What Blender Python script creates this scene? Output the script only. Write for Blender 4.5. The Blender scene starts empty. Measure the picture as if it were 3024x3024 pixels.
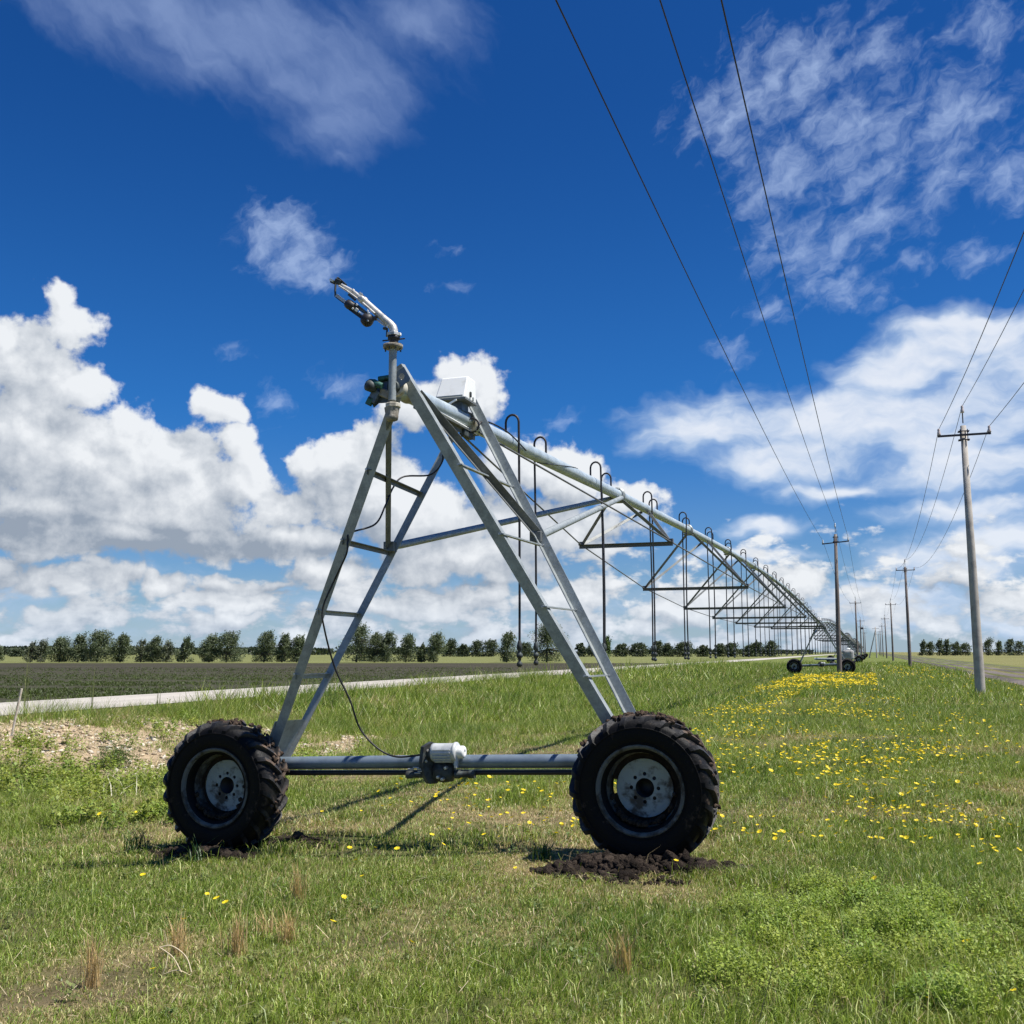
import bpy, bmesh, math, random
import numpy as np
from mathutils import Vector, Matrix

random.seed(7)
RNG = np.random.default_rng(11)
SC = bpy.context.scene
COL = SC.collection
PI = math.pi

# World axes follow the irrigation machine: +Y runs along its pipe away from the
# photographer, +X is square to it (to the right), Z is up.  Metres.

# ----------------------------------------------------------------- camera
YAW = math.atan(0.347)                      # the lens looks this much left of the pipe direction
cam_d = bpy.data.cameras.new('camera')
cam = bpy.data.objects.new('camera', cam_d)
COL.objects.link(cam)
cam.location = (0, 0, 1.65)
cam.rotation_euler = (math.radians(90 + 7.76), 0, YAW)
cam_d.sensor_width = 36
cam_d.lens = 36.09
cam_d.clip_start = 0.05
cam_d.clip_end = 20000
SC.camera = cam

# ----------------------------------------------------------------- exposure / render
SC.view_settings.view_transform = 'Standard'
SC.view_settings.look = 'None'
SC.view_settings.gamma = 1
SC.view_settings.exposure = 0.6
SC.render.engine = 'CYCLES'
SC.cycles.max_bounces = 5
SC.cycles.diffuse_bounces = 2
SC.cycles.glossy_bounces = 2
SC.cycles.transmission_bounces = 2
SC.cycles.transparent_max_bounces = 4
SC.cycles.use_denoising = True
SC.cycles.use_adaptive_sampling = True
SC.cycles.adaptive_threshold = 0.015

# ----------------------------------------------------------------- sun
SUN = Vector((0.54, 0.02, 1.0)).normalized()
sun_d = bpy.data.lights.new('sun', 'SUN')
sun_d.energy = 5.0
sun_d.angle = math.radians(0.53)
sun_d.color = (1.0, 0.955, 0.88)
sun = bpy.data.objects.new('sun', sun_d)
COL.objects.link(sun)
sun.rotation_euler = SUN.to_track_quat('Z', 'Y').to_euler()
sun.location = (20, 10, 40)


# ----------------------------------------------------------------- node helper
class NT:
    def __init__(self, tree):
        self.t = tree

    def put(self, node, idx, val):
        if val is None:
            return
        s = node.inputs[idx]
        if isinstance(val, bpy.types.NodeSocket):
            self.t.links.new(val, s)
        else:
            s.default_value = val

    def node(self, kind, ins=None, **props):
        n = self.t.nodes.new(kind)
        for k, v in props.items():
            setattr(n, k, v)
        for k, v in (ins or {}).items():
            self.put(n, k, v)
        return n

    def m(self, op, a, b=None, c=None, clamp=False):
        n = self.t.nodes.new('ShaderNodeMath')
        n.operation = op
        n.use_clamp = clamp
        for i, v in enumerate((a, b, c)):
            self.put(n, i, v)
        return n.outputs[0]

    def vm(self, op, a, b=None, c=None, out=0):
        n = self.t.nodes.new('ShaderNodeVectorMath')
        n.operation = op
        for i, v in enumerate((a, b, c)):
            self.put(n, i, v)
        return n.outputs[out]

    def ramp(self, fac, lo, hi, a=0.0, b=1.0, kind='SMOOTHSTEP'):
        n = self.t.nodes.new('ShaderNodeMapRange')
        n.interpolation_type = kind
        for i, v in enumerate((fac, lo, hi, a, b)):
            self.put(n, i, v)
        return n.outputs[0]

    def mix(self, fac, a, b, blend='MIX'):
        n = self.t.nodes.new('ShaderNodeMix')
        n.data_type = 'RGBA'
        n.blend_type = blend
        self.put(n, 0, fac)
        for i, v in ((6, a), (7, b)):
            if isinstance(v, tuple) and len(v) == 3:
                v = (*v, 1)
            self.put(n, i, v)
        return n.outputs[2]

    def noise(self, vec, scale, detail=4, rough=0.55, color=False, lac=2.0, distort=0.0):
        n = self.t.nodes.new('ShaderNodeTexNoise')
        self.put(n, 'Vector', vec)
        n.inputs['Scale'].default_value = scale
        n.inputs['Detail'].default_value = detail
        n.inputs['Roughness'].default_value = rough
        n.inputs['Lacunarity'].default_value = lac
        n.inputs['Distortion'].default_value = distort
        return n.outputs['Color' if color else 'Fac']


# ----------------------------------------------------------------- sky
# cloud fields laid out by compass bearing and elevation (degrees):
# (bearing, elevation, half width, half height, weight)
CUM = [(-43.9,17.7,1.2,1.1,1),(-43.4,16.3,1.9,1.3,1),(-46.0,15.5,1.0,1.8,0.75),(-44.3,14.4,2.7,2.1,1),(-42.5,13.4,1.9,1.6,1),(-44.6,10.7,4.2,2.9,1),(-40.8,11.0,2.9,2.1,1),(-42.2,7.9,5.8,2.7,1),(-37.6,9.8,3.0,2.2,1),(-37.5,7.3,5.6,2.1,1),(-35.2,13.0,1.3,1.2,1),(-34.3,11.2,1.7,1.4,0.9),(-33.4,9.7,1.7,1.7,1),(-32.2,7.7,2.3,1.7,1),(-43.6,5.9,5.4,1.5,1),(-38.5,6.0,7.9,1.2,1),(-31.0,6.0,3.1,1.3,1),(-30.4,10.1,1.3,1.6,0.9),(-28.8,10.5,1.8,1.6,1),(-27.1,11.4,2.1,1.8,1),(-22.0,14.8,2.3,1.5,1),(-24.5,13.8,2.1,1.7,1),(-21.1,13.7,1.7,1.5,1),(-27.0,8.5,4.4,2.6,1),(-24.1,7.0,4.4,2.9,1),(-21.7,5.0,5.6,1.8,1),(-18.1,10.3,3.3,2.1,1),(-15.7,9.7,2.7,1.8,1),(-17.8,7.0,6.2,2.1,1),(-12.8,8.5,2.1,1.2,0.9),(-43.5,3.7,1.7,1.1,0.9),(-40.7,3.7,2.0,1.2,0.9),(-37.8,3.3,2.1,0.9,0.9),(-33.2,3.7,5.6,0.7,0.8),(-29.3,4.3,3.7,1.0,0.9),(-41.6,1.8,3.8,0.5,0.75),(-34.0,2.0,3.3,0.6,0.75),(-26.9,2.3,4.6,0.7,0.8),(-21.1,2.9,4.4,0.9,0.8),(-15.2,3.2,3.2,1.2,0.85),(-3.5,3.4,2.2,1.3,0.95),(-5.7,2.3,2.2,1.1,0.9),(-10.5,2.3,3.5,1.0,0.8),(-41.5,9.5,4.5,2.6,1.15),(-36.5,8.6,3.6,2.0,1.1),(-27.8,9.8,2.6,2.0,1.1),(-33.8,8.8,2.0,1.6,0.9)]
SOFT = [(5.4,16.1,3.8,1.3,1.1),(2.2,14.8,4.2,1.5,1),(6.8,14.1,3.0,2.1,1.05),(-0.1,12.3,7.0,2.1,1),(-7.4,12.4,5.5,1.7,0.95),(-3.5,10.5,5.8,1.6,0.95),(4.1,11.7,5.6,2.3,1),(-5.0,6.8,2.5,0.9,0.8),(4.4,7.3,5.0,1.1,0.8),(4.2,4.6,5.5,1.9,0.85),(1.6,2.5,6.7,1.6,0.85),(-6.5,5.2,5.1,0.9,0.7),(6.5,1.3,2.9,1.1,0.7),(5.0,9.4,5.5,1.6,0.95),(-2.0,8.6,5.0,1.0,0.7),(6.0,5.6,4.5,1.6,0.9)]
ALTO = [(-2.7,29.6,4.9,2.9,1),(-6.3,28.2,3.9,2.5,0.9),(0.1,27.0,4.8,2.7,0.9),(5.5,26.3,4.2,3.6,0.85),(-2.9,25.3,4.6,2.3,0.85),(-1.3,21.4,5.0,2.4,0.75),(1.6,30.1,3.9,2.6,0.7),(7.1,30.1,3.1,1.8,0.8),(1.0,24.5,3.9,2.5,0.8),(6.1,19.9,1.8,1.0,0.9),(-4.6,18.2,2.6,1.1,0.7),(-0.4,18.6,4.4,1.4,0.55),(7.8,23.2,2.2,2.2,0.8),(-6.7,16.4,1.7,1.7,0.6),(-32.1,21.9,2.0,1.5,1.5),(-30.9,20.6,2.1,1.0,1.4),(-33.6,23.1,1.3,1.0,0.9),(-29.1,21.3,1.2,0.7,0.7),(-34.8,16.2,1.7,1.0,0.5),(-28.6,14.5,2.7,1.3,0.7),(-32.7,13.5,1.7,1.7,0.6),(-22.4,20.1,2.8,1.1,0.35),(-23.0,22.1,2.5,0.7,0.35),(-16.3,12.9,1.8,0.7,0.6),(-2.6,21.4,3.2,2.2,0.95),(1.6,22.4,3.0,2.2,0.85),(4.8,23.6,2.6,2.0,0.85),(-0.6,19.4,3.4,1.2,0.8),(3.4,20.0,2.4,1.0,0.6),(-4.9,24.2,2.4,2.2,0.8)]
CIRR = [(-39.5,32.1,7.8,1.7,1),(-34.3,31.7,9.7,2.4,1),(-30.0,30.2,5.5,2.2,1),(-29.3,28.2,3.4,1.9,0.9),(-25.1,33.4,4.1,1.9,0.7),(-36.5,30.2,5.8,1.2,0.6),(-29.2,26.4,2.1,1.0,0.5)]
DARK = [(-44.4,6.1,6.3,1.2,1),(-35.5,5.6,7.1,1.0,1),(-42.2,8.1,3.8,1.6,0.5),(-29.9,5.5,3.4,0.7,0.7),(-39.4,2.7,1.6,0.6,0.6),(-33.2,3.3,5.0,0.5,0.7),(-22.6,6.7,4.4,1.8,0.45),(-18.1,7.9,3.9,1.5,0.4),(-27.6,4.9,4.3,0.6,0.6),(4.1,3.0,5.0,1.6,0.6),(-21.1,3.8,4.4,0.5,0.5)]


def blobs(N, P, lst, sm=0.25, base=-1.0):
    acc = None
    for (a, e, ra, re, w) in lst:
        v = N.vm('MULTIPLY_ADD', P, (1 / ra, 1 / re, 0), (-a / ra, -e / re, 0))
        f = N.m('SUBTRACT', float(w), N.vm('LENGTH', v, out=1))
        acc = N.m('MAXIMUM', f, base) if acc is None else N.m('SMOOTH_MAX', acc, f, sm)
    return acc


def cloud_group():
    g = bpy.data.node_groups.new('cloud_density', 'ShaderNodeTree')
    g.interface.new_socket('P', in_out='INPUT', socket_type='NodeSocketVector')
    g.interface.new_socket('cum', in_out='OUTPUT', socket_type='NodeSocketFloat')
    g.interface.new_socket('soft', in_out='OUTPUT', socket_type='NodeSocketFloat')
    g.interface.new_socket('puff', in_out='OUTPUT', socket_type='NodeSocketFloat')
    N = NT(g)
    gi = g.nodes.new('NodeGroupInput')
    go = g.nodes.new('NodeGroupOutput')
    P = gi.outputs[0]
    wob = N.vm('SUBTRACT', N.noise(P, 0.33, 3, 0.55, color=True), (0.5, 0.5, 0.5))
    Pw = N.vm('MULTIPLY_ADD', wob, (3.0, 2.4, 0), P)
    f1 = N.noise(P, 0.42, 10, 0.61)
    vor = N.node('ShaderNodeTexVoronoi', {'Vector': Pw}, feature='F1', voronoi_dimensions='2D')
    vor.normalize = True
    vor.inputs['Scale'].default_value = 0.62
    vor.inputs['Detail'].default_value = 3.0
    vor.inputs['Roughness'].default_value = 0.55
    bil = N.m('SUBTRACT', 0.42, vor.outputs['Distance'])
    mA = N.m('MINIMUM', blobs(N, Pw, CUM, 0.18), 0.9)
    f0 = N.noise(N.vm('ADD', P, (3.7, 9.1, 0)), 0.2, 4, 0.5)
    d = N.m('MULTIPLY_ADD', mA, 1.3, N.m('MULTIPLY', N.m('SUBTRACT', f1, 0.53), 2.2))
    d = N.m('MULTIPLY_ADD', N.m('SUBTRACT', f0, 0.5), 1.3, d)
    d = N.m('MULTIPLY_ADD', bil, 0.55, d)
    sep = N.node('ShaderNodeSeparateXYZ', {0: P})
    low = N.m('MULTIPLY_ADD', N.m('ABSOLUTE', N.m('SUBTRACT', sep.outputs[1], 2.4)), -0.14, 0.27)
    f3 = N.noise(N.vm('MULTIPLY', P, (0.6, 1.2, 1)), 0.5, 7, 0.56)
    d3 = N.m('MULTIPLY_ADD', N.m('SUBTRACT', f3, 0.5), 3.6, low)
    d = N.m('SMOOTH_MAX', d, N.m('MINIMUM', N.m('MULTIPLY_ADD', bil, 0.9, d3), 0.7), 0.15)
    N.t.links.new(d, go.inputs[0])
    N.t.links.new(bil, go.inputs[2])
    Ps = N.vm('MULTIPLY', Pw, (0.42, 1.0, 1))
    f2 = N.noise(Ps, 0.55, 7, 0.55)
    mS = N.m('MULTIPLY_ADD', N.m('MINIMUM', blobs(N, Pw, SOFT, 0.4), 0.55), 1.5, 0.12)
    band = N.m('MULTIPLY_ADD', N.m('ABSOLUTE', N.m('SUBTRACT', sep.outputs[1], 2.2)), -0.13, 0.12)
    mS = N.m('MAXIMUM', mS, band)
    ds = N.m('MULTIPLY_ADD', mS, 1.0, N.m('MULTIPLY', N.m('SUBTRACT', f2, 0.5), 2.0))
    N.t.links.new(ds, go.inputs[1])
    return g


world = bpy.data.worlds.new('World')
SC.world = world
world.use_nodes = True
W = NT(world.node_tree)
world.node_tree.nodes.clear()
out = W.node('ShaderNodeOutputWorld')
bg = W.node('ShaderNodeBackground')
world.node_tree.links.new(bg.outputs[0], out.inputs[0])
SKY_S = 0.10
bg.inputs['Strength'].default_value = SKY_S
tc = W.node('ShaderNodeTexCoord')
sp = W.node('ShaderNodeSeparateXYZ', {0: W.vm('NORMALIZE', tc.outputs['Generated'])})
az = W.m('MULTIPLY', W.m('ARCTAN2', sp.outputs[0], sp.outputs[1]), 180 / PI)
el = W.m('MULTIPLY', W.m('ARCSINE', sp.outputs[2]), 180 / PI)
P = W.node('ShaderNodeCombineXYZ', {0: az, 1: el}).outputs[0]
sky = W.node('ShaderNodeTexSky', sky_type='NISHITA')
sky.sun_disc = False
sky.sun_elevation = math.asin(SUN.z)
sky.sun_rotation = math.atan2(SUN.x, SUN.y)
sky.air_density = 1.0
sky.dust_density = 0.25
sky.ozone_density = 3.0
deep = W.mix(W.ramp(el, 1.0, 14.0), (0.33, 0.45, 0.64), (0.096, 0.360, 0.69))
deep = W.mix(W.ramp(el, 12.0, 31.0), deep, (0.062, 0.278, 0.595))
blue = W.mix(1.0, sky.outputs[0], deep, 'MULTIPLY')
CG = cloud_group()


def sample(vec):
    n = W.node('ShaderNodeGroup')
    n.node_tree = CG
    W.put(n, 0, vec)
    return n.outputs[0], n.outputs[1], n.outputs[2]


c0, s0, p0 = sample(P)
c1, s1, _ = sample(W.vm('ADD', P, (0.30, 0.55, 0)))
c2, s2, _ = sample(W.vm('ADD', P, (1.1, 2.0, 0)))
aC = W.ramp(c0, -0.05, 0.40)
aS = W.m('MULTIPLY', W.ramp(s0, -0.25, 0.85), 0.9)
# thin high cloud
wv = W.vm('SUBTRACT', W.noise(P, 0.5, 3, 0.6, color=True), (0.5, 0.5, 0.5))
Pa = W.vm('MULTIPLY_ADD', wv, (2.2, 1.8, 0), P)
rot = W.node('ShaderNodeVectorRotate', {'Vector': Pa, 'Angle': -0.45}, rotation_type='Z_AXIS')
fa = W.noise(W.vm('MULTIPLY', rot.outputs[0], (0.75, 1.25, 1)), 0.75, 8, 0.6, distort=0.15)
dA = W.m('ADD', W.m('MINIMUM', blobs(W, Pa, ALTO, 0.35), 0.75), W.m('MULTIPLY', W.m('SUBTRACT', fa, 0.55), 2.6))
aA = W.m('MULTIPLY', W.ramp(dA, -0.25, 1.3), 0.64)
rot2 = W.node('ShaderNodeVectorRotate', {'Vector': Pa, 'Angle': 0.6}, rotation_type='Z_AXIS')
fc = W.noise(W.vm('MULTIPLY', rot2.outputs[0], (0.35, 1.0, 1)), 0.5, 7, 0.55)
dC = W.m('ADD', W.m('MINIMUM', blobs(W, Pa, CIRR, 0.35), 0.7), W.m('MULTIPLY', W.m('SUBTRACT', fc, 0.5), 1.7))
aI = W.m('MULTIPLY', W.ramp(dC, -0.5, 1.3), 0.55)
# cumulus light and shade: thinner towards the sun = brighter, flat bases greyer
relief = W.m('SUBTRACT', c0, c1)
dk = W.m('MAXIMUM', blobs(W, P, DARK, 0.3, 0.0), 0.0)
lit = W.m('MULTIPLY_ADD', W.m('MINIMUM', W.m('MAXIMUM', relief, -0.6), 0.9), 0.30, 0.53)
lit = W.m('MULTIPLY_ADD', W.m('MINIMUM', W.m('MAXIMUM', W.m('SUBTRACT', c0, c2), -0.9), 1.0), 0.38, lit)
lit = W.m('MULTIPLY_ADD', p0, 0.26, lit)
lit = W.m('SUBTRACT', lit, W.m('MULTIPLY', dk, 0.8))
lit = W.m('MINIMUM', W.m('MAXIMUM', lit, 0.05), 1.0)
K = 1.0 / SKY_S
cumcol = W.mix(lit, tuple(k * K for k in (0.185, 0.225, 0.285)), tuple(k * K for k in (0.565, 0.585, 0.61)))
sl = W.m('ADD', W.ramp(s0, 0.2, 1.4), W.m('MULTIPLY', W.m('SUBTRACT', s0, s1), 0.35))
sl = W.m('SUBTRACT', sl, W.m('MULTIPLY', dk, 0.6), clamp=True)
softcol = W.mix(sl, tuple(k * K for k in (0.27, 0.37, 0.53)), tuple(k * K for k in (0.56, 0.59, 0.64)))
thin = tuple(k * K for k in (0.33, 0.42, 0.60))
circ = tuple(k * K for k in (0.25, 0.33, 0.52))
c = W.mix(aI, blue, circ)
c = W.mix(aA, c, thin)
c = W.mix(aS, c, softcol)
c = W.mix(aC, c, cumcol)
# pale air low over the horizon
hz = W.ramp(el, -1.0, 4.0, 0.30, 0.0)
c = W.mix(hz, c, tuple(k * K for k in (0.36, 0.48, 0.64)))
W.put(bg, 'Color', c)


# ----------------------------------------------------------------- materials
def mat(name, base, rough=0.6, metal=0.0, spec=0.5, var=None, bump=None):
    """base colour with optional patchy second colour: var=(colour2, scale, lo, hi); bump=(scale, strength)"""
    M = bpy.data.materials.new(name)
    M.use_nodes = True
    N = NT(M.node_tree)
    b = M.node_tree.nodes['Principled BSDF']
    b.inputs['Roughness'].default_value = rough
    b.inputs['Metallic'].default_value = metal
    b.inputs['Specular IOR Level'].default_value = spec
    b.inputs['Base Color'].default_value = (*base, 1)
    tcn = N.node('ShaderNodeTexCoord')
    if var:
        f = N.ramp(N.noise(tcn.outputs['Object'], var[1], 6, 0.6), var[2], var[3])
        colr = N.mix(f, base, var[0])
        if 'galvan' in name:
            vo = N.node('ShaderNodeTexVoronoi', {'Vector': tcn.outputs['Object'], 'Scale': 70.0})
            sg = N.ramp(vo.outputs['Color'], 0.0, 1.0, 0.86, 1.12, 'LINEAR')
            colr = N.mix(1.0, colr, N.node('ShaderNodeCombineXYZ', {0: sg, 1: sg, 2: sg}).outputs[0], 'MULTIPLY')
            st = N.noise(N.vm('MULTIPLY', tcn.outputs['Object'], (1, 1, .35)), 14, 6, 0.7)
            colr = N.mix(N.ramp(st, .60, .78, 0, .55), colr, (0.13, 0.115, 0.095))
            ru = N.noise(tcn.outputs['Object'], 5.5, 7, 0.7)
            colr = N.mix(N.ramp(ru, .68, .78, 0, .6), colr, (0.16, 0.085, 0.045))
        N.put(b, 'Base Color', colr)
    if bump:
        bn = N.node('ShaderNodeBump', {'Height': N.noise(tcn.outputs['Object'], bump[0], 5, 0.6), 'Strength': bump[1], 'Distance': 0.02})
        N.put(b, 'Normal', bn.outputs[0])
    return M


def leafmat(name, trans=0.35, rough=0.55):
    M = bpy.data.materials.new(name)
    M.use_nodes = True
    N = NT(M.node_tree)
    M.node_tree.nodes.clear()
    a = N.node('ShaderNodeAttribute', attribute_name='tint')
    d = N.node('ShaderNodeBsdfPrincipled', {'Base Color': a.outputs['Color'], 'Roughness': rough})
    d.inputs['Specular IOR Level'].default_value = 0.35
    t = N.node('ShaderNodeBsdfTranslucent', {'Color': N.mix(1.0, a.outputs['Color'], (1.15, 1.2, 0.6), 'MULTIPLY')})
    x = N.node('ShaderNodeMixShader', {0: trans, 1: d.outputs[0], 2: t.outputs[0]})
    o = N.node('ShaderNodeOutputMaterial', {0: x.outputs[0]})
    return M


M_STEEL = mat('galvanised_steel', (0.345, 0.375, 0.372), 0.5, 0.25, 0.5, ((0.235, 0.26, 0.262), 9, 0.35, 0.7))
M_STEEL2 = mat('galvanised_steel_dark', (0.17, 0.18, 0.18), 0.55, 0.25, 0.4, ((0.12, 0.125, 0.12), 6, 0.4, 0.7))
M_PIPE = mat('galvanised_pipe', (0.50, 0.575, 0.61), 0.42, 0.3, 0.5, ((0.35, 0.41, 0.435), 5, 0.35, 0.75))
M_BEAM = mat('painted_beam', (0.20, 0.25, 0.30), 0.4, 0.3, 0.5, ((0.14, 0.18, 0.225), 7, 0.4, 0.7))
M_TRUSS = mat('truss_steel_backlit', (0.13, 0.135, 0.14), 0.6, 0.2, 0.4)  # galvanised like the legs; backlit darkness is put into this tone
M_BLACK = mat('black_rubber_hose', (0.014, 0.013, 0.016), 0.55)
M_CAST = mat('dark_cast_iron', (0.06, 0.075, 0.075), 0.6, 0.1, 0.4, ((0.03, 0.03, 0.028), 14, 0.4, 0.65))
M_MOTOR = mat('motor_enamel', (0.50, 0.52, 0.52), 0.45, 0.1, 0.5, ((0.38, 0.40, 0.40), 12, 0.45, 0.7))
M_WHITE = mat('white_enamel', (0.78, 0.79, 0.77), 0.45, 0.0, 0.5, ((0.62, 0.62, 0.58), 8, 0.5, 0.8))
M_CREAM = mat('scaled_fitting', (0.58, 0.55, 0.47), 0.7, 0.0, 0.4, ((0.30, 0.27, 0.21), 18, 0.42, 0.65))
M_TAN = mat('weathered_coupling', (0.30, 0.28, 0.24), 0.75, 0.0, 0.3, ((0.14, 0.125, 0.10), 16, 0.4, 0.65), (40, 0.4))
M_GREEN = mat('green_valve', (0.03, 0.12, 0.09), 0.5, 0.0, 0.5, ((0.015, 0.03, 0.028), 20, 0.45, 0.6))
M_PLATE = mat('blue_grey_plate', (0.13, 0.17, 0.22), 0.5, 0.3, 0.5, ((0.07, 0.09, 0.11), 12, 0.4, 0.7))
M_GUN = mat('gun_aluminium', (0.55, 0.54, 0.51), 0.45, 0.35, 0.5, ((0.32, 0.30, 0.27), 25, 0.45, 0.7))
M_RIM = mat('rim_enamel', (0.34, 0.385, 0.38), 0.65, 0.0, 0.3, ((0.075, 0.066, 0.054), 8, 0.47, 0.66), (30, 0.3))
M_LIP = mat('dirty_rim_lip', (0.135, 0.138, 0.128), 0.75, 0.0, 0.25, ((0.05, 0.043, 0.035), 9, 0.42, 0.62), (40, 0.4))
M_BOLT = mat('zinc_bolt', (0.5, 0.5, 0.48), 0.4, 0.6)
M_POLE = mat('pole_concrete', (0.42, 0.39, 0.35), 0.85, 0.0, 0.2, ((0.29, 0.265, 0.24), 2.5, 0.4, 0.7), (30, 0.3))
M_POLE2 = mat('pole_concrete_backlit', (0.15, 0.125, 0.115), 0.85, 0.0, 0.2, ((0.24, 0.215, 0.19), 1.2, 0.45, 0.75), (30, 0.3))  # same concrete as the near pole, its backlit shade put into the colour
M_ARM = mat('arm_steel', (0.07, 0.06, 0.06), 0.7, 0.2)
M_PORC = mat('porcelain', (0.55, 0.47, 0.44), 0.3)
M_GLASSY = mat('pale_porcelain', (0.55, 0.58, 0.6), 0.25)
M_WIRE = mat('conductor', (0.022, 0.02, 0.03), 0.5, 0.3)
M_BARK = mat('bark', (0.07, 0.055, 0.045), 0.9)
M_STRAW = mat('dry_straw', (0.55, 0.46, 0.30), 0.8)
M_STAKE = mat('bleached_wood', (0.62, 0.57, 0.48), 0.8, 0, 0.3, ((0.42, 0.36, 0.28), 20, 0.4, 0.7))
M_TANK = mat('pale_tank', (0.36, 0.355, 0.35), 0.5, 0, 0.4, ((0.22, 0.21, 0.20), 3, 0.4, 0.7))
M_SOILMAT = mat('dry_mud', (0.030, 0.023, 0.018), 0.95, 0, 0.1, ((0.06, 0.045, 0.034), 20, 0.45, 0.7))
M_GRASS = leafmat('grass_blades', 0.27, 0.40)
M_LEAF = leafmat('tree_leaves', 0.25)
M_WEED = leafmat('weed_leaves', 0.35)
M_PETAL = leafmat('petals', 0.25, 0.5)


def attr_ground(name, scale, lo=0.75, hi=1.25, bump=0.5, rough=0.95, bscale=None):
    M = bpy.data.materials.new(name)
    M.use_nodes = True
    N = NT(M.node_tree)
    b = M.node_tree.nodes['Principled BSDF']
    b.inputs['Roughness'].default_value = rough
    b.inputs['Specular IOR Level'].default_value = 0.15
    tcn = N.node('ShaderNodeTexCoord')
    a = N.node('ShaderNodeAttribute', attribute_name='tint')
    n1 = N.noise(tcn.outputs['Object'], scale, 8, 0.65)
    k = N.ramp(n1, 0.28, 0.72, lo, hi, 'LINEAR')
    kc = N.node('ShaderNodeCombineXYZ', {0: k, 1: k, 2: k})
    N.put(b, 'Base Color', N.mix(1.0, a.outputs['Color'], kc.outputs[0], 'MULTIPLY'))
    bn = N.node('ShaderNodeBump', {'Height': N.noise(tcn.outputs['Object'], bscale or scale * 2, 6, 0.65), 'Strength': bump, 'Distance': 0.05})
    N.put(b, 'Normal', bn.outputs[0])
    return M


M_GROUND = attr_ground('meadow_ground', 5.0, 0.55, 1.45, 0.7)
M_ROAD = attr_ground('limestone_gravel', 1.3, 0.88, 1.1, 0.3, 0.95, 25)
M_DIRT = attr_ground('dirt_track', 1.2, 0.7, 1.3, 0.6, 0.9, 8)
M_FIELD = attr_ground('ploughed_soil', 3.0, 0.6, 1.4, 0.8, 0.95, 10)
M_CLOD = attr_ground('soil_clods', 9.0, 0.5, 1.6, 0.9, 0.95, 60)
M_STONE = attr_ground('rubble_stone', 12.0, 0.7, 1.25, 0.3, 0.9, 60)


# ----------------------------------------------------------------- object helpers
def link(name, me, parent=None, loc=None):
    o = bpy.data.objects.new(name, me)
    COL.objects.link(o)
    if parent:
        o.parent = parent
    if loc:
        o.location = loc
    return o


def empty(name, loc=(0, 0, 0), parent=None):
    o = link(name, None, parent, loc)
    o.empty_display_size = 0.2
    return o


def tag(o, label=None, cat=None, group=None, kind=None):
    if label: o['label'] = label
    if cat: o['category'] = cat
    if group: o['group'] = group
    if kind: o['kind'] = kind
    return o


def copy_tree(o, parent=None):
    c = o.copy()
    COL.objects.link(c)
    c.parent = parent
    for ch in list(o.children):
        copy_tree(ch, c)
    return c


def np_mesh(name, V, F, tint=None, m=None, smooth=False):
    """V (n,3); F: list of int arrays (k,3) / (k,4)"""
    me = bpy.data.meshes.new(name)
    V = np.ascontiguousarray(V, dtype=np.float32)
    me.vertices.add(len(V))
    me.vertices.foreach_set('co', V.ravel())
    F = [np.asarray(f) for f in F if len(f)]
    li = np.concatenate([f.ravel() for f in F]).astype(np.int32)
    cnt = np.concatenate([np.full(len(f), f.shape[1]) for f in F])
    st = np.concatenate([[0], np.cumsum(cnt)[:-1]]).astype(np.int32)
    me.loops.add(len(li))
    me.loops.foreach_set('vertex_index', li)
    me.polygons.add(len(cnt))
    me.polygons.foreach_set('loop_start', st)
    if smooth:
        me.polygons.foreach_set('use_smooth', np.ones(len(cnt), dtype=bool))
    if tint is not None:
        ca = me.color_attributes.new('tint', 'FLOAT_COLOR', 'POINT')
        t = np.ones((len(V), 4), dtype=np.float32)
        t[:, :3] = tint
        ca.data.foreach_set('color', t.ravel())
    if m:
        me.materials.append(m)
    me.update(calc_edges=True)
    return me


def frame(d, up=(0, 0, 1)):
    d = Vector(d).normalized()
    u = Vector(up)
    if abs(d.dot(u)) > 0.98:
        u = Vector((0, 1, 0))
    x = d.cross(u).normalized()
    y = x.cross(d).normalized()
    return x, y, d


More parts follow.
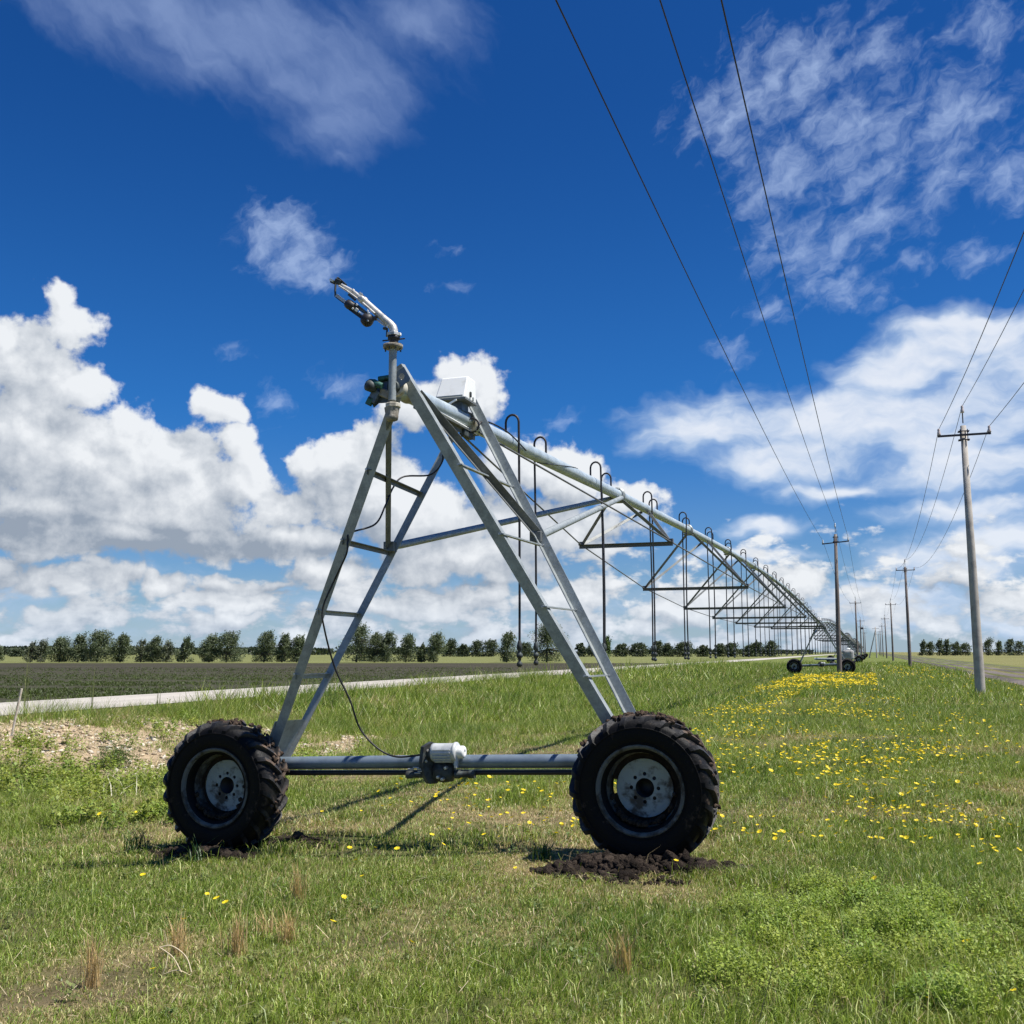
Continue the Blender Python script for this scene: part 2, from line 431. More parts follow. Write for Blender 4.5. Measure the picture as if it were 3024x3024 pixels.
class MB:
    """collects simple solids into ONE mesh"""
    def __init__(self):
        self.v, self.f, self.s, self.mi = [], [], [], []
        self.mats = []

    def _m(self, m):
        if m not in self.mats:
            self.mats.append(m)
        return self.mats.index(m)

    def add(self, vs, fs, m, smooth=False):
        o = len(self.v)
        self.v += [tuple(v) for v in vs]
        k = self._m(m)
        for f in fs:
            self.f.append(tuple(i + o for i in f))
            self.s.append(smooth)
            self.mi.append(k)

    def prof(self, p0, p1, poly, m, up=(0, 0, 1)):
        """extrude a 2-D outline from p0 to p1"""
        p0, p1 = Vector(p0), Vector(p1)
        x, y, d = frame(p1 - p0, up)
        n = len(poly)
        vs = [p0 + x * a + y * b for a, b in poly] + [p1 + x * a + y * b for a, b in poly]
        fs = [(i, (i + 1) % n, n + (i + 1) % n, n + i) for i in range(n)]
        fs += [tuple(range(n))[::-1], tuple(range(n, 2 * n))]
        self.add(vs, fs, m)

    def angle(self, p0, p1, w, t, m, up=(0, 0, 1), sx=1, sy=1):
        poly = [(0, 0), (w * sx, 0), (w * sx, t * sy), (t * sx, t * sy), (t * sx, w * sy), (0, w * sy)]
        if sx * sy < 0:
            poly = poly[::-1]
        self.prof(p0, p1, poly, m, up)

    def bar(self, p0, p1, w, h, m, up=(0, 0, 1)):
        self.prof(p0, p1, [(-w / 2, -h / 2), (w / 2, -h / 2), (w / 2, h / 2), (-w / 2, h / 2)], m, up)

    def tube(self, pts, r, m, n=8, cap=True):
        pts = [Vector(p) for p in pts]
        rs = r if isinstance(r, (list, tuple)) else [r] * len(pts)
        vs, fs = [], []
        x = None
        for i, p in enumerate(pts):
            d = (pts[min(i + 1, len(pts) - 1)] - pts[max(i - 1, 0)]).normalized()
            if x is None:
                x, y, _ = frame(d)
            else:
                x = (x - d * x.dot(d)).normalized()
                y = x.cross(d)
            for k in range(n):
                a = 2 * PI * k / n
                vs.append(p + x * (rs[i] * math.cos(a)) + y * (rs[i] * math.sin(a)))
        for i in range(len(pts) - 1):
            for k in range(n):
                a, b = i * n + k, i * n + (k + 1) % n
                fs.append((a, b, b + n, a + n))
        self.add(vs, fs, m, True)
        if cap:
            o = len(vs)
            self.add(vs[:n], [tuple(range(n))[::-1]], m)
            self.add(vs[o - n:], [tuple(range(n))], m)

    def box(self, c, s, m, R=None, bevel=0.0):
        hx, hy, hz = s[0] / 2, s[1] / 2, s[2] / 2
        if bevel:
            bm = bmesh.new()
            bmesh.ops.create_cube(bm, size=1)
            bmesh.ops.scale(bm, vec=s, verts=bm.verts)
            bmesh.ops.bevel(bm, geom=bm.edges[:], offset=bevel, segments=2, affect='EDGES', profile=0.5)
            vs = [v.co.copy() for v in bm.verts]
            fs = [[v.index for v in f.verts] for f in bm.faces]
            bm.free()
        else:
            vs = [Vector((x, y, z)) for x in (-hx, hx) for y in (-hy, hy) for z in (-hz, hz)]
            fs = [(0, 1, 3, 2), (4, 6, 7, 5), (0, 4, 5, 1), (2, 3, 7, 6), (0, 2, 6, 4), (1, 5, 7, 3)]
        c = Vector(c)
        self.add([c + ((R @ v) if R else v) for v in vs], fs, m)

    def lathe(self, c, axis, pr, m, n=24, smooth=True, cap=True):
        """pr: list of (radius, distance along axis)"""
        c = Vector(c)
        x, y, d = frame(axis)
        vs, fs = [], []
        for r, a in pr:
            for k in range(n):
                t = 2 * PI * k / n
                vs.append(c + d * a + x * (r * math.cos(t)) + y * (r * math.sin(t)))
        for i in range(len(pr) - 1):
            for k in range(n):
                a, b = i * n + k, i * n + (k + 1) % n
                fs.append((a, b, b + n, a + n))
        self.add(vs, fs, m, smooth)
        if cap and pr[0][0] > 0.001:
            self.add(vs[:n], [tuple(range(n))[::-1]], m)
        if cap and pr[-1][0] > 0.001:
            self.add(vs[-n:], [tuple(range(n))], m)

    def slab(self, outer, holes, y, th, m):
        """flat plate in the x-z plane with holes, thickness th along +y"""
        bm = bmesh.new()
        loops = []
        for lp in [outer] + holes:
            vv = [bm.verts.new((a, 0, b)) for a, b in lp]
            loops.append([bm.edges.new((vv[i], vv[(i + 1) % len(vv)])) for i in range(len(vv))])
        bmesh.ops.triangle_fill(bm, use_beauty=True, edges=[e for l in loops for e in l])
        bmesh.ops.recalc_face_normals(bm, faces=bm.faces)
        r = bmesh.ops.extrude_face_region(bm, geom=bm.faces[:])
        nv = [e for e in r['geom'] if isinstance(e, bmesh.types.BMVert)]
        bmesh.ops.translate(bm, vec=(0, th, 0), verts=nv)
        bmesh.ops.recalc_face_normals(bm, faces=bm.faces)
        bm.verts.index_update()
        self.add([v.co + Vector((0, y, 0)) for v in bm.verts], [[v.index for v in f.verts] for f in bm.faces], m)
        bm.free()

    def build(self, name, parent=None, loc=None):
        me = bpy.data.meshes.new(name)
        me.from_pydata(self.v, [], self.f)
        for mm in self.mats:
            me.materials.append(mm)
        me.polygons.foreach_set('use_smooth', self.s)
        me.polygons.foreach_set('material_index', self.mi)
        me.update()
        return link(name, me, parent, loc)


# ----------------------------------------------------------------- numpy noise
class VN:
    def __init__(self, seed, n=256):
        self.g = np.random.default_rng(seed).random((n, n)).astype(np.float32)
        self.n = n

    def one(self, x, y):
        xi, yi = np.floor(x).astype(int), np.floor(y).astype(int)
        fx, fy = x - xi, y - yi
        fx, fy = fx * fx * (3 - 2 * fx), fy * fy * (3 - 2 * fy)
        a, b = xi % self.n, yi % self.n
        a1, b1 = (a + 1) % self.n, (b + 1) % self.n
        g = self.g
        return (g[a, b] * (1 - fx) + g[a1, b] * fx) * (1 - fy) + (g[a, b1] * (1 - fx) + g[a1, b1] * fx) * fy

    def __call__(self, x, y, s=1.0, o=4):
        t, a, w = 0, 0.5, 0
        for i in range(o):
            t = t + a * self.one(x * s + 17.3 * i, y * s + 5.1 * i)
            w += a
            a *= 0.5
            s *= 2.07
        return t / w


NZ = VN(3)
NP = VN(9)
NQ = VN(21)


def sstep(x, a, b):
    t = np.clip((x - a) / (b - a), 0, 1)
    return t * t * (3 - 2 * t)


# ----------------------------------------------------------------- terrain
PU = np.array([-4000, -200, -28.5, -27.2, -24.2, -21.3, -19.6, -17, -13.5, -10, -7, -5.6, -3, -1.7, 2, 6, 7.5, 11, 14.5, 60, 4000], float)
PZ = np.array([-.2, -.2, -.22, 0.0, .07, 0.0, -.02, -.25, -.62, -.52, -.24, -.12, 0, .02, .03, .02, -.06, -.02, -.06, 0, 0], float)


def terrain(u, v):
    u = np.asarray(u, float)
    v = np.asarray(v, float)
    z = sum(np.interp(u + d, PU, PZ) for d in (-.8, -.4, 0, .4, .8)) / 5
    ditch = sstep(u, -20.5, -18.5) * (1 - sstep(u, -6.5, -4))
    z = z * (1 - ditch * 0.55 * sstep(v, 40, 90))
    rough = sstep(u, -20.8, -18.8) * (1 - sstep(u, 5.8, 7.0))
    n = (NZ(u + 500, v + 500, 0.35, 3) - 0.5) * 0.16 + (NQ(u + 500, v + 500, 1.6, 2) - 0.5) * 0.05
    return z + n * rough * (0.6 + 0.8 * sstep(u, -9, -19))


def cam_depth(u, v):
    return -math.sin(YAW) * u + math.cos(YAW) * v


def cam_lat(u, v):
    return math.cos(YAW) * u + math.sin(YAW) * v


def in_gravel(u, v):
    edge = NP(u + 300, v + 300, 0.28, 3)
    d = cam_depth(u, v) + 3.2 * (edge - .5) + 1.6 * (NQ(u + 90, v + 14, .8, 2) - .5)
    a = sstep(u, -20.3, -19.2) * sstep(d, 18.2, 19.6) * (1 - sstep(d, 27.0, 29.5))
    a = a * (1 - sstep(u + (v - 18) * .45 + 2.5 * (edge - .5), -9.6, -8.3))
    return np.clip(a, 0, 1)


MUD = [(-5.55, 8.05, 0.62, 0.38), (-5.1, 8.75, 0.75, 0.22), (-1.75, 8.0, 0.75, 0.33), (-1.6, 8.3, 0.55, 0.4)]


def in_mud(u, v):
    m = np.zeros_like(np.asarray(u, float))
    for (a, b, ra, rb) in MUD:
        m = np.maximum(m, 1 - np.sqrt(((u - a) / ra) ** 2 + ((v - b) / rb) ** 2))
    return sstep(m + 0.5 * (NQ(u + 90, v + 90, 3.2, 2) - .5), 0.0, 0.3)


def dryness(u, v):
    """0 lush .. 1 dry, patchy"""
    d = NP(u + 200, v + 200, 0.42, 4) * 0.65 + NQ(u + 60, v + 60, 1.5, 3) * 0.35
    d = sstep(d, 0.43, 0.68) * 0.95
    # worn strip along the wheels and a lush band further off
    near = np.exp(-((v - 8.3) / 2.4) ** 2) * 0.22
    d = d + near * sstep(NQ(u + 10, v + 40, 0.8, 3), .42, .6)
    d = d - 0.55 * sstep(v, 16, 28) * (1 - sstep(u, 5, 7))
    d = d * (1 - .55 * sstep(u, -3.4, -2.4) * (1 - sstep(v, 6.6, 7.6)))
    return np.clip(d, 0, 1)


def ground_tint(u, v):
    d = dryness(u, v)[:, None]
    green = np.array([0.11, 0.13, 0.030])
    dry = np.array([0.20, 0.155, 0.085])
    soil = np.array([0.045, 0.034, 0.025])
    c = green * (1 - d) + dry * d
    sp = sstep(NQ(u + 33, v + 71, 1.1, 3), .60, .72)[:, None] * 0.5
    c = c * (1 - sp) + soil * sp
    m = in_mud(u, v)[:, None]
    c = c * (1 - m) + np.array([0.022, 0.016, 0.012]) * m
    g = in_gravel(u, v)[:, None]
    c = c * (1 - g) + np.array([0.34, 0.26, 0.165]) * g
    # beyond the meadow strip: grassland, yellower to the right
    far = sstep(cam_depth(u, v), 90, 150)[:, None]
    c = c * (1 - far) + np.array([0.12, 0.145, 0.036]) * far
    r = sstep(u, 15.5, 17)[:, None]
    c = c * (1 - r) + np.array([0.17, 0.165, 0.062]) * r
    l = (sstep(-u, 27, 29) * sstep(cam_depth(u, v), 160, 176))[:, None]
    c = c * (1 - l) + np.array([0.145, 0.155, 0.055]) * l
    vv = 0.85 + 0.3 * NP(u * 0.05 + 10, v * 0.05 + 10, 1.0, 3)[:, None]
    return c * vv


def grid_lines(lo, a, b, hi, step, grow=1.22):
    x = list(np.arange(a, b + step / 2, step))
    s = step
    while x[-1] < hi:
        s *= grow
        x.append(x[-1] + s)
    s = step
    y = [x[0]]
    while y[0] > lo:
        s *= grow
        y.insert(0, y[0] - s)
    return np.array(y[:-1] + x)


def sheet(name, us, vs, zoff, tint, m, zfun=terrain):
    U, Vv = np.meshgrid(us, vs, indexing='ij')
    u, v = U.ravel(), Vv.ravel()
    z = zfun(u, v) + zoff
    n1, n2 = len(us), len(vs)
    idx = np.arange(n1 * n2).reshape(n1, n2)
    F = np.stack([idx[:-1, :-1], idx[1:, :-1], idx[1:, 1:], idx[:-1, 1:]], -1).reshape(-1, 4)
    o = link(name, np_mesh(name, np.stack([u, v, z], 1), [F], tint(u, v), m, True))
    tag(o, kind='structure')
    return o


us = grid_lines(-5000, -30, 9, 5000, 0.30)
vs = grid_lines(-60, 2, 42, 6000, 0.30)
sheet('ground', us, vs, 0.0, ground_tint, M_GROUND)


def road_tint(u, v):
    base = np.array([0.43, 0.40, 0.355])
    w = 0.9 + 0.16 * NP(u * 1.4 + 40, v * 0.12 + 40, 1, 3) - 0.10 * np.exp(-((np.abs(u + 24.2) - 1.0) / .35) ** 2)
    return base * w[:, None]


rv = grid_lines(-60, 2, 60, 3000, 0.8)
sheet('gravel_road', np.linspace(-27.2, -21.3, 24), rv, 0.02, road_tint, M_ROAD)


def dirt_tint(u, v):
    base = np.array([0.088, 0.076, 0.068])
    rut = sum(np.exp(-((u - c - .3 * np.sin(v * .05)) / .45) ** 2) for c in (9.0, 10.8, 12.6, 14.0))
    w = 0.8 + 0.5 * NP(u * 0.8 + 9, v * 0.13 + 9, 1, 4) - 0.2 * rut
    pale_patch = sstep(NQ(u * .5 + 70, v * 0.08 + 70, 1, 3), .58, .66)  # noise patches where the track colour is paler
    return base * (w * (1 + 0.55 * pale_patch))[:, None]


sheet('dirt_road', np.linspace(7.0, 15.2, 40), grid_lines(-60, 20, 200, 3000, 1.0), 0.02, dirt_tint, M_DIRT,
      lambda u, v: terrain(u, v) + 0.05 * (NP(u * 1.5 + 9, v * .2 + 9, 1, 3) - .5) - 0.045 * sum(np.exp(-((u - c - .3 * np.sin(v * .05)) / .4) ** 2) for c in (9.0, 10.8, 12.6, 14.0)))


def field_tint(u, v):
    base = np.array([0.046, 0.042, 0.027])
    rows = 0.5 + 0.5 * np.cos(2 * PI * v / 0.75)
    w = 0.75 + 0.5 * NP(u * .2 + 20, v * .2 + 20, 1, 3)
    d = cam_depth(u, v)
    g = (0.45 * (1 - sstep(d, 60, 120)))[:, None]
    c = base * w[:, None]
    c = c * (0.82 + 0.36 * NP(u * .03 + 50, v * .9 + 50, 1, 3))[:, None]
    return c * (1 - g) + np.array([0.05, 0.055, 0.028]) * g


# the dark field ends along a line square to the lens, in front of the first trees
def crop_field():
    fu = -np.concatenate([np.arange(28.3, 60, 1.0), np.arange(60, 175, 4.0)])
    rows = []
    t = np.linspace(0, 1, 160) ** 1.6
    V = []
    for u in fu:
        v1 = (172 + math.sin(YAW) * u) / math.cos(YAW)
        v0 = -40
        v = v0 + (v1 - v0) * t
        V.append(np.stack([np.full_like(v, u), v, terrain(np.full_like(v, u), v) + 0.02], 1))
    V = np.array(V)
    n1, n2 = V.shape[:2]
    idx = np.arange(n1 * n2).reshape(n1, n2)
    F = np.stack([idx[:-1, :-1], idx[:-1, 1:], idx[1:, 1:], idx[1:, :-1]], -1).reshape(-1, 4)
    V = V.reshape(-1, 3)
    tag(link('crop_field', np_mesh('crop_field', V, [F], field_tint(V[:, 0], V[:, 1]), M_FIELD, True)), kind='structure')


crop_field()


# ----------------------------------------------------------------- scatter helper
def scatter(T, TF, pos, yaw, scale, tilt=None, tint=None, tint_t=None):
    """copies template T (k,3), faces TF, to pos (n,3): returns V, F, tint"""
    n, k = len(pos), len(T)
    sc = np.asarray(scale)
    if sc.ndim == 1:
        sc = np.repeat(sc[:, None], 3, 1)
    P = T[None] * sc[:, None, :]
    if tilt is not None:
        ct, st = np.cos(tilt)[:, None], np.sin(tilt)[:, None]
        y, z = P[..., 1] * ct - P[..., 2] * st, P[..., 1] * st + P[..., 2] * ct
        P = np.stack([P[..., 0], y, z], -1)
    c, s = np.cos(yaw)[:, None], np.sin(yaw)[:, None]
    P = np.stack([P[..., 0] * c - P[..., 1] * s, P[..., 0] * s + P[..., 1] * c, P[..., 2]], -1) + pos[:, None]
    F = (TF[None] + (np.arange(n) * k)[:, None, None]).reshape(-1, TF.shape[1])
    tt = None
    if tint is not None:
        tt = np.repeat(tint, k, 0)
        if tint_t is not None:
            tt = tt * np.tile(tint_t, (n, 1))
    return P.reshape(-1, 3), F, tt


def merge(parts):
    V, F, T, o = [], {}, [], 0
    for v, f, t in parts:
        V.append(v)
        F.setdefault(f.shape[1], []).append(f + o)
        T.append(t)
        o += len(v)
    return np.concatenate(V), [np.concatenate(x) for x in F.values()], np.concatenate(T)


# ----------------------------------------------------------------- grass
def sector(n, d0, d1, half=0.64):
    """random ground points ahead of the photographer"""
    d = np.sqrt(RNG.random(n) * (d1 * d1 - d0 * d0) + d0 * d0)
    x = (RNG.random(n) * 2 - 1) * half * d
    c, s = math.cos(YAW), math.sin(YAW)
    return x * c - d * s, x * s + d * c


def blades(u, v, h, w, lean, tint, seg5):
    n = len(u)
    z = terrain(u, v) - 0.01
    yaw = RNG.random(n) * 2 * PI
    la = RNG.random(n) * 2 * PI
    fx, fy = np.cos(yaw) * w / 2, np.sin(yaw) * w / 2
    lx, ly = np.cos(la) * lean * h + 0.12 * h, np.sin(la) * lean * h
    b = np.stack([u, v, z], 1)
    L = b - np.stack([fx, fy, 0 * fx], 1)
    R = b + np.stack([fx, fy, 0 * fx], 1)
    tip = b + np.stack([lx, ly, h * np.sqrt(np.clip(1 - 0.6 * lean ** 2, .15, 1))], 1)
    i = np.arange(n)
    if seg5:
        mid = b + np.stack([lx * .32, ly * .32, h * .62], 1)
        mL = mid - np.stack([fx, fy, 0 * fx], 1) * .75
        mR = mid + np.stack([fx, fy, 0 * fx], 1) * .75
        V = np.stack([L, R, mL, mR, tip], 1).reshape(-1, 3)
        k = i * 5
        F = [np.stack([k, k + 1, k + 3, k + 2], 1), np.stack([k + 2, k + 3, k + 4], 1)]
        T = np.repeat(tint, 5, 0)
    else:
        V = np.stack([L, R, tip], 1).reshape(-1, 3)
        k = i * 3
        F = [np.stack([k, k + 1, k + 2], 1)]
        T = np.repeat(tint, 3, 0)
    return V, F, T


def grass_tint(u, v):
    n = len(u)
    d = dryness(u, v)
    hue = NQ(u + 150, v + 20, 0.5, 3)
    g1, g2, g3 = np.array([0.225, 0.285, 0.042]), np.array([0.095, 0.165, 0.024]), np.array([0.42, 0.44, 0.16])
    t = np.clip(RNG.random(n) * 0.6 + hue - 0.3, 0, 1)[:, None]
    c = g1 * t + g2 * (1 - t)
    p = (RNG.random(n) < 0.15)[:, None]
    c = np.where(p, g3, c)
    straw = np.array([0.40, 0.32, 0.17]) * (0.6 + 0.6 * RNG.random((n, 1)))
    isdry = RNG.random(n) < (0.06 + 0.62 * d)
    c = np.where(isdry[:, None], straw, c)
    return c * (0.74 + 0.88 * RNG.random((n, 1)) ** 1.3), d


def meadow_keep(u, v, extra=1.0):
    e = (NP(u + 77, v + 12, 1.3, 2) - .5) * 1.2
    k = sstep(u, -20.7 + e * .4, -19.7 + e * .4) * (1 - sstep(u, 6.2 + e, 7.2 + e))
    k = k * (1 - 0.93 * in_gravel(u, v) * sstep(NQ(u + 8, v + 3, .7, 2), .34, .46)) * (1 - 0.94 * in_mud(u, v))
    bare = sstep(NQ(u + 33, v + 71, 1.1, 3), .58, .72) * 0.55
    k = k * (1 - bare * (v < 16))
    return RNG.random(len(u)) < k * extra


def grass_object(name, rings, label):
    Vs, Fs, Ts, o = [], {3: [], 4: []}, [], 0
    for (n, d0, d1, h0, h1, w, seg5, tuft) in rings:
        if tuft > 1:
            u0, v0 = sector(n // tuft, d0, d1)
            sp = 0.022 + 0.0022 * d0
            u = np.repeat(u0, tuft) + RNG.normal(0, sp, (n // tuft) * tuft)
            v = np.repeat(v0, tuft) + RNG.normal(0, sp, (n // tuft) * tuft)
            hh = np.repeat(RNG.random(n // tuft), tuft)
        else:
            u, v = sector(n, d0, d1)
            hh = RNG.random(n)
        k = meadow_keep(u, v)
        u, v, hh = u[k], v[k], hh[k]
        t, d = grass_tint(u, v)
        lush = sstep(NP(u + 31, v + 57, 0.55, 3), .45, .68)
        h = (h0 + (h1 - h0) * (0.5 * hh + 0.5 * RNG.random(len(u)))) * (1.25 - 0.6 * d) * (0.75 + 0.85 * lush)
        # rank grass by the roadside and round the stones
        h = h * (1 + 1.0 * sstep(-u, 17.5, 19.5) + 0.5 * sstep(-u, 6.5, 9))
        lean = 0.25 + 0.75 * RNG.random(len(u)) + 0.35 * d
        V, F, T = blades(u, v, h, w * (0.6 + 0.8 * RNG.random(len(u))), lean, t, seg5)
        Vs.append(V)
        Ts.append(T)
        for f in F:
            Fs[f.shape[1]].append(f + o)
        o += len(V)
    F = [np.concatenate(x) for x in Fs.values() if x]
    ob = link(name, np_mesh(name, np.concatenate(Vs), F, np.concatenate(Ts), M_GRASS))
    tag(ob, label, 'grass', kind='stuff')


grass_object('meadow_grass', [
    (300000, 3.2, 9.0, 0.03, 0.09, 0.0046, True, 5),
    (9000, 3.6, 18.0, 0.15, 0.28, 0.0035, True, 1),
    (260000, 9.0, 16.0, 0.045, 0.12, 0.0065, True, 4),
    (230000, 16.0, 32.0, 0.07, 0.17, 0.012, False, 4),
    (210000, 32.0, 65.0, 0.11, 0.25, 0.026, False, 3),
    (170000, 65.0, 150.0, 0.17, 0.36, 0.06, False, 3),
], 'short patchy meadow grass, green with straw coloured blades, between the two roads')


# ================================================================= IRRIGATION MACHINE
MX, MY = -3.671, 8.2                        # foot of the near tower
SPAN = 73.5
machine = empty('irrigation_machine', (MX, MY, 0))
tag(machine, 'long galvanised lateral irrigation machine on tractor tyres with hanging drop hoses', 'irrigation machine')


def pipe_z(y):
    t = (y % SPAN) / SPAN
    return 3.87 + 0.74 * math.sin(PI * t) if y > 0 else 3.87 + 0.045 * y


# ---- wheel ------------------------------------------------------------
RO, RW = 0.56, 0.17                          # carcass radius, half width


def tyre_profile():
    pts = []
    for (r, a) in [(.318, -.150), (.345, -.172), (.40, -.186), (.46, -.188), (.505, -.178), (.532, -.150), (.546, -.09), (.552, 0)]:
        pts.append((r, a))
    return pts + [(r, -a) for r, a in pts[-2::-1]]


def make_wheel(parent, loc, turn, seed):
    w = empty('wheel', loc, parent)
    rnd = random.Random(seed)
    mb = MB()
    pr = tyre_profile()
    mb.lathe((0, 0, 0), (0, 1, 0), pr + [(.29, .14), (.29, -.14), pr[0]], M_TYRE, 72, True, False)
    # faint rings on the sidewall
    for s in (-1, 1):
        mb.lathe((0, 0, 0), (0, 1, 0), [(.470, s * .180), (.478, s * .196), (.486, s * .180)], M_TYRE, 60, True, False)
        mb.lathe((0, 0, 0), (0, 1, 0), [(.352, s * .165), (.362, s * .186), (.372, s * .170)], M_TYRE, 60, True, False)
    # chevron lugs
    NL = 22
    for side in (-1, 1):
        for k in range(NL):
            t0 = 2 * PI * (k + (0.5 if side > 0 else 0)) / NL + turn
            hh = 0.046 * rnd.uniform(0.85, 1.1)
            wl = 0.037
            secs = []
            S = 7
            for i in range(S):
                s = i / (S - 1)
                a = side * (-0.012 + s * 0.196)
                th = t0 + 0.31 * s ** 0.9
                if s < 0.72:
                    rb = .546 - .008 * s
                else:
                    q = (s - .72) / .28
                    rb = .540 - .052 * q * q
                top = rb - .006 + hh * (1 if s < .8 else 1 - .25 * (s - .8) / .2)
                if i == S - 1:
                    a = side * 0.186
                    rb, top = .470, .512
                da = wl / RO * (0.8 + .5 * s)
                for (r, dth) in ((rb - .02, -da * .62), (top, -da * .42), (top, da * .42), (rb - .02, da * .62)):
                    secs.append((r * math.cos(th + dth), a, r * math.sin(th + dth)))
            fs = []
            for i in range(S - 1):
                for j in range(4):
                    p, q = i * 4 + j, i * 4 + (j + 1) % 4
                    fs.append((p, q, q + 4, p + 4) if side > 0 else (p, p + 4, q + 4, q))
            e = (S - 1) * 4
            fs += [(3, 2, 1, 0), (e, e + 1, e + 2, e + 3)]
            mb.add(secs, fs, M_LUG)
    mb.build('tyre', w)
    rm = MB()
    rm.lathe((0, 0, 0), (0, 1, 0), [(.30, -.14), (.345, -.155), (.352, -.176), (.340, -.181), (.322, -.168), (.312, -.135), (.303, -.128), (.300, -.07), (.276, -.05), (.272, .07), (.30, .10), (.31, .17), (.345, .176), (.35, .15), (.30, .13)], M_LIP, 56, True, False)
    n = 48
    circ = lambda r, m_, cx=0, cz=0: [(cx + r * math.cos(2 * PI * i / m_), cz + r * math.sin(2 * PI * i / m_)) for i in range(m_)]
    holes = [circ(.075, 28)] + [circ(.0155, 12, .108 * math.cos(PI / 4 * k + turn * 0 + PI / 2), .108 * math.sin(PI / 4 * k + PI / 2)) for k in range(8)]
    holes += [[(.246 * math.cos(t), .246 * math.sin(t)) for t in np.linspace(a - .42, a + .42, 9)] + [(.232 * math.cos(t), .232 * math.sin(t)) for t in np.linspace(a + .42, a - .42, 9)] for a in (PI * 1.0,)]
    rm.slab(circ(.226, n), holes[:9], .020, .010, M_RIM)
    arc = [(.292 * math.cos(t), .292 * math.sin(t)) for t in np.linspace(0, 2 * PI, 41)[:-1]]
    slot = [(.262 * math.cos(t), .262 * math.sin(t)) for t in np.linspace(PI - .22, PI + .22, 7)] + [(.236 * math.cos(t), .236 * math.sin(t)) for t in np.linspace(PI + .22, PI - .22, 7)]
    rm.slab(arc, [circ(.16, 24), slot], .046, .012, M_SOILMAT)
    # hub stub behind the centre hole, coloured black to stand for the bore's shade
    rm.lathe((0, .075, 0), (0, 1, 0), [(0.0, .10), (.074, .10), (.0745, -.042), (.088, -.042), (.15, -.02), (.16, .08), (.08, .16)], M_BLACK, 24)
    # soil lodged low in the well of the rim
    cl0 = clod_template(1, 5, .6)
    for k in range(70):
        t = -PI / 2 + rnd.gauss(0, .55)
        c_ = Vector((.262 * math.cos(t), rnd.uniform(-.12, -.02), .262 * math.sin(t)))
        q_ = rnd.uniform(.012, .034)
        rm.add([c_ + Vector(v) * q_ for v in cl0[0]], [tuple(f) for f in cl0[1]], M_SOILMAT)
    rm.build('rim', w)
    # caked soil thrown over the tread
    V, F, T = [], [], []
    parts = []
    cl = clod_template(2)
    m_ = 90
    th = np.array([rnd.gauss(1.25, .75) for _ in range(m_)])
    a = np.array([rnd.uniform(-.13, .15) for _ in range(m_)])
    r = .570 + .012 * np.array([rnd.random() for _ in range(m_)])
    pos = np.stack([r * np.cos(th), a, r * np.sin(th)], 1)
    sc = np.array([rnd.uniform(.006, .019) for _ in range(m_)])
    v, f, t = scatter(cl[0], cl[1], pos, np.array([rnd.uniform(0, 6.28) for _ in range(m_)]), np.stack([sc * 1.1, sc * 1.3, sc * 1.1], 1), None,
                      np.array([0.085, 0.060, 0.044]) * np.array([[rnd.uniform(.6, 1.5)] for _ in range(m_)]))
    link('caked_soil', np_mesh('caked_soil', v, [f], t, M_CLOD, False), w)['kind'] = 'stuff'
    return w


def clod_template(sub, seed=1, amp=.35):
    bm = bmesh.new()
    bmesh.ops.create_icosphere(bm, subdivisions=sub, radius=1)
    r = random.Random(seed)
    g = np.random.default_rng(seed)
    V = np.array([v.co[:] for v in bm.verts])
    dirs = g.normal(size=(7, 3))
    dirs /= np.linalg.norm(dirs, axis=1)[:, None]
    for d in dirs:
        V *= (1 + amp * .5 * np.sin(3.1 * (V @ d) + g.random() * 6))[:, None]
    L_ = np.linalg.norm(V, axis=1)[:, None]
    V = V / L_ * np.clip(L_, .62, 1.4)
    V += g.normal(size=V.shape) * amp * .12
    bm.verts.index_update()
    F = np.array([[v.index for v in f.verts] for f in bm.faces])
    bm.free()
    return V, F


def tyre_mat(lug):
    M = bpy.data.materials.new('tyre_lug_rubber' if lug else 'tyre_carcass_rubber')
    M.use_nodes = True
    N = NT(M.node_tree)
    b = M.node_tree.nodes['Principled BSDF']
    tcn = N.node('ShaderNodeTexCoord')
    s = N.node('ShaderNodeSeparateXYZ', {0: tcn.outputs['Object']})
    rad = N.m('SQRT', N.m('ADD', N.m('MULTIPLY', s.outputs[0], s.outputs[0]), N.m('MULTIPLY', s.outputs[2], s.outputs[2])))
    n = N.noise(tcn.outputs['Object'], 9, 6, 0.65)
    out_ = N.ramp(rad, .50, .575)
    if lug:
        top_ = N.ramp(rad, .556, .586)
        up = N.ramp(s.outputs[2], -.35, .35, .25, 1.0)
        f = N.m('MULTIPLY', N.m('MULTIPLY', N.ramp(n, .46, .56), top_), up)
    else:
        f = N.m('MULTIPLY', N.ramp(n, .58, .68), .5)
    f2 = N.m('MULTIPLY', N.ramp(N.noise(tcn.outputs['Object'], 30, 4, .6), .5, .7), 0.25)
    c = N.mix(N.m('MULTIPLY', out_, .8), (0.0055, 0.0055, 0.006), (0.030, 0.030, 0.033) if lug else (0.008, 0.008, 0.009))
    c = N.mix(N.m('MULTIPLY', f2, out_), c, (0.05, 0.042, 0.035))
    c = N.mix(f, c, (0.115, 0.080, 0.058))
    N.put(b, 'Base Color', c)
    N.put(b, 'Roughness', N.ramp(f, 0, 1, 0.55, 0.95))
    N.put(b, 'Specular IOR Level', N.ramp(out_, 0, 1, 0.12, 0.4))
    bn = N.node('ShaderNodeBump', {'Height': N.noise(tcn.outputs['Object'], 40, 5, .65), 'Strength': 0.5, 'Distance': 0.01})
    N.put(b, 'Normal', bn.outputs[0])
    return M


M_TYRE = tyre_mat(False)
M_LUG = tyre_mat(True)

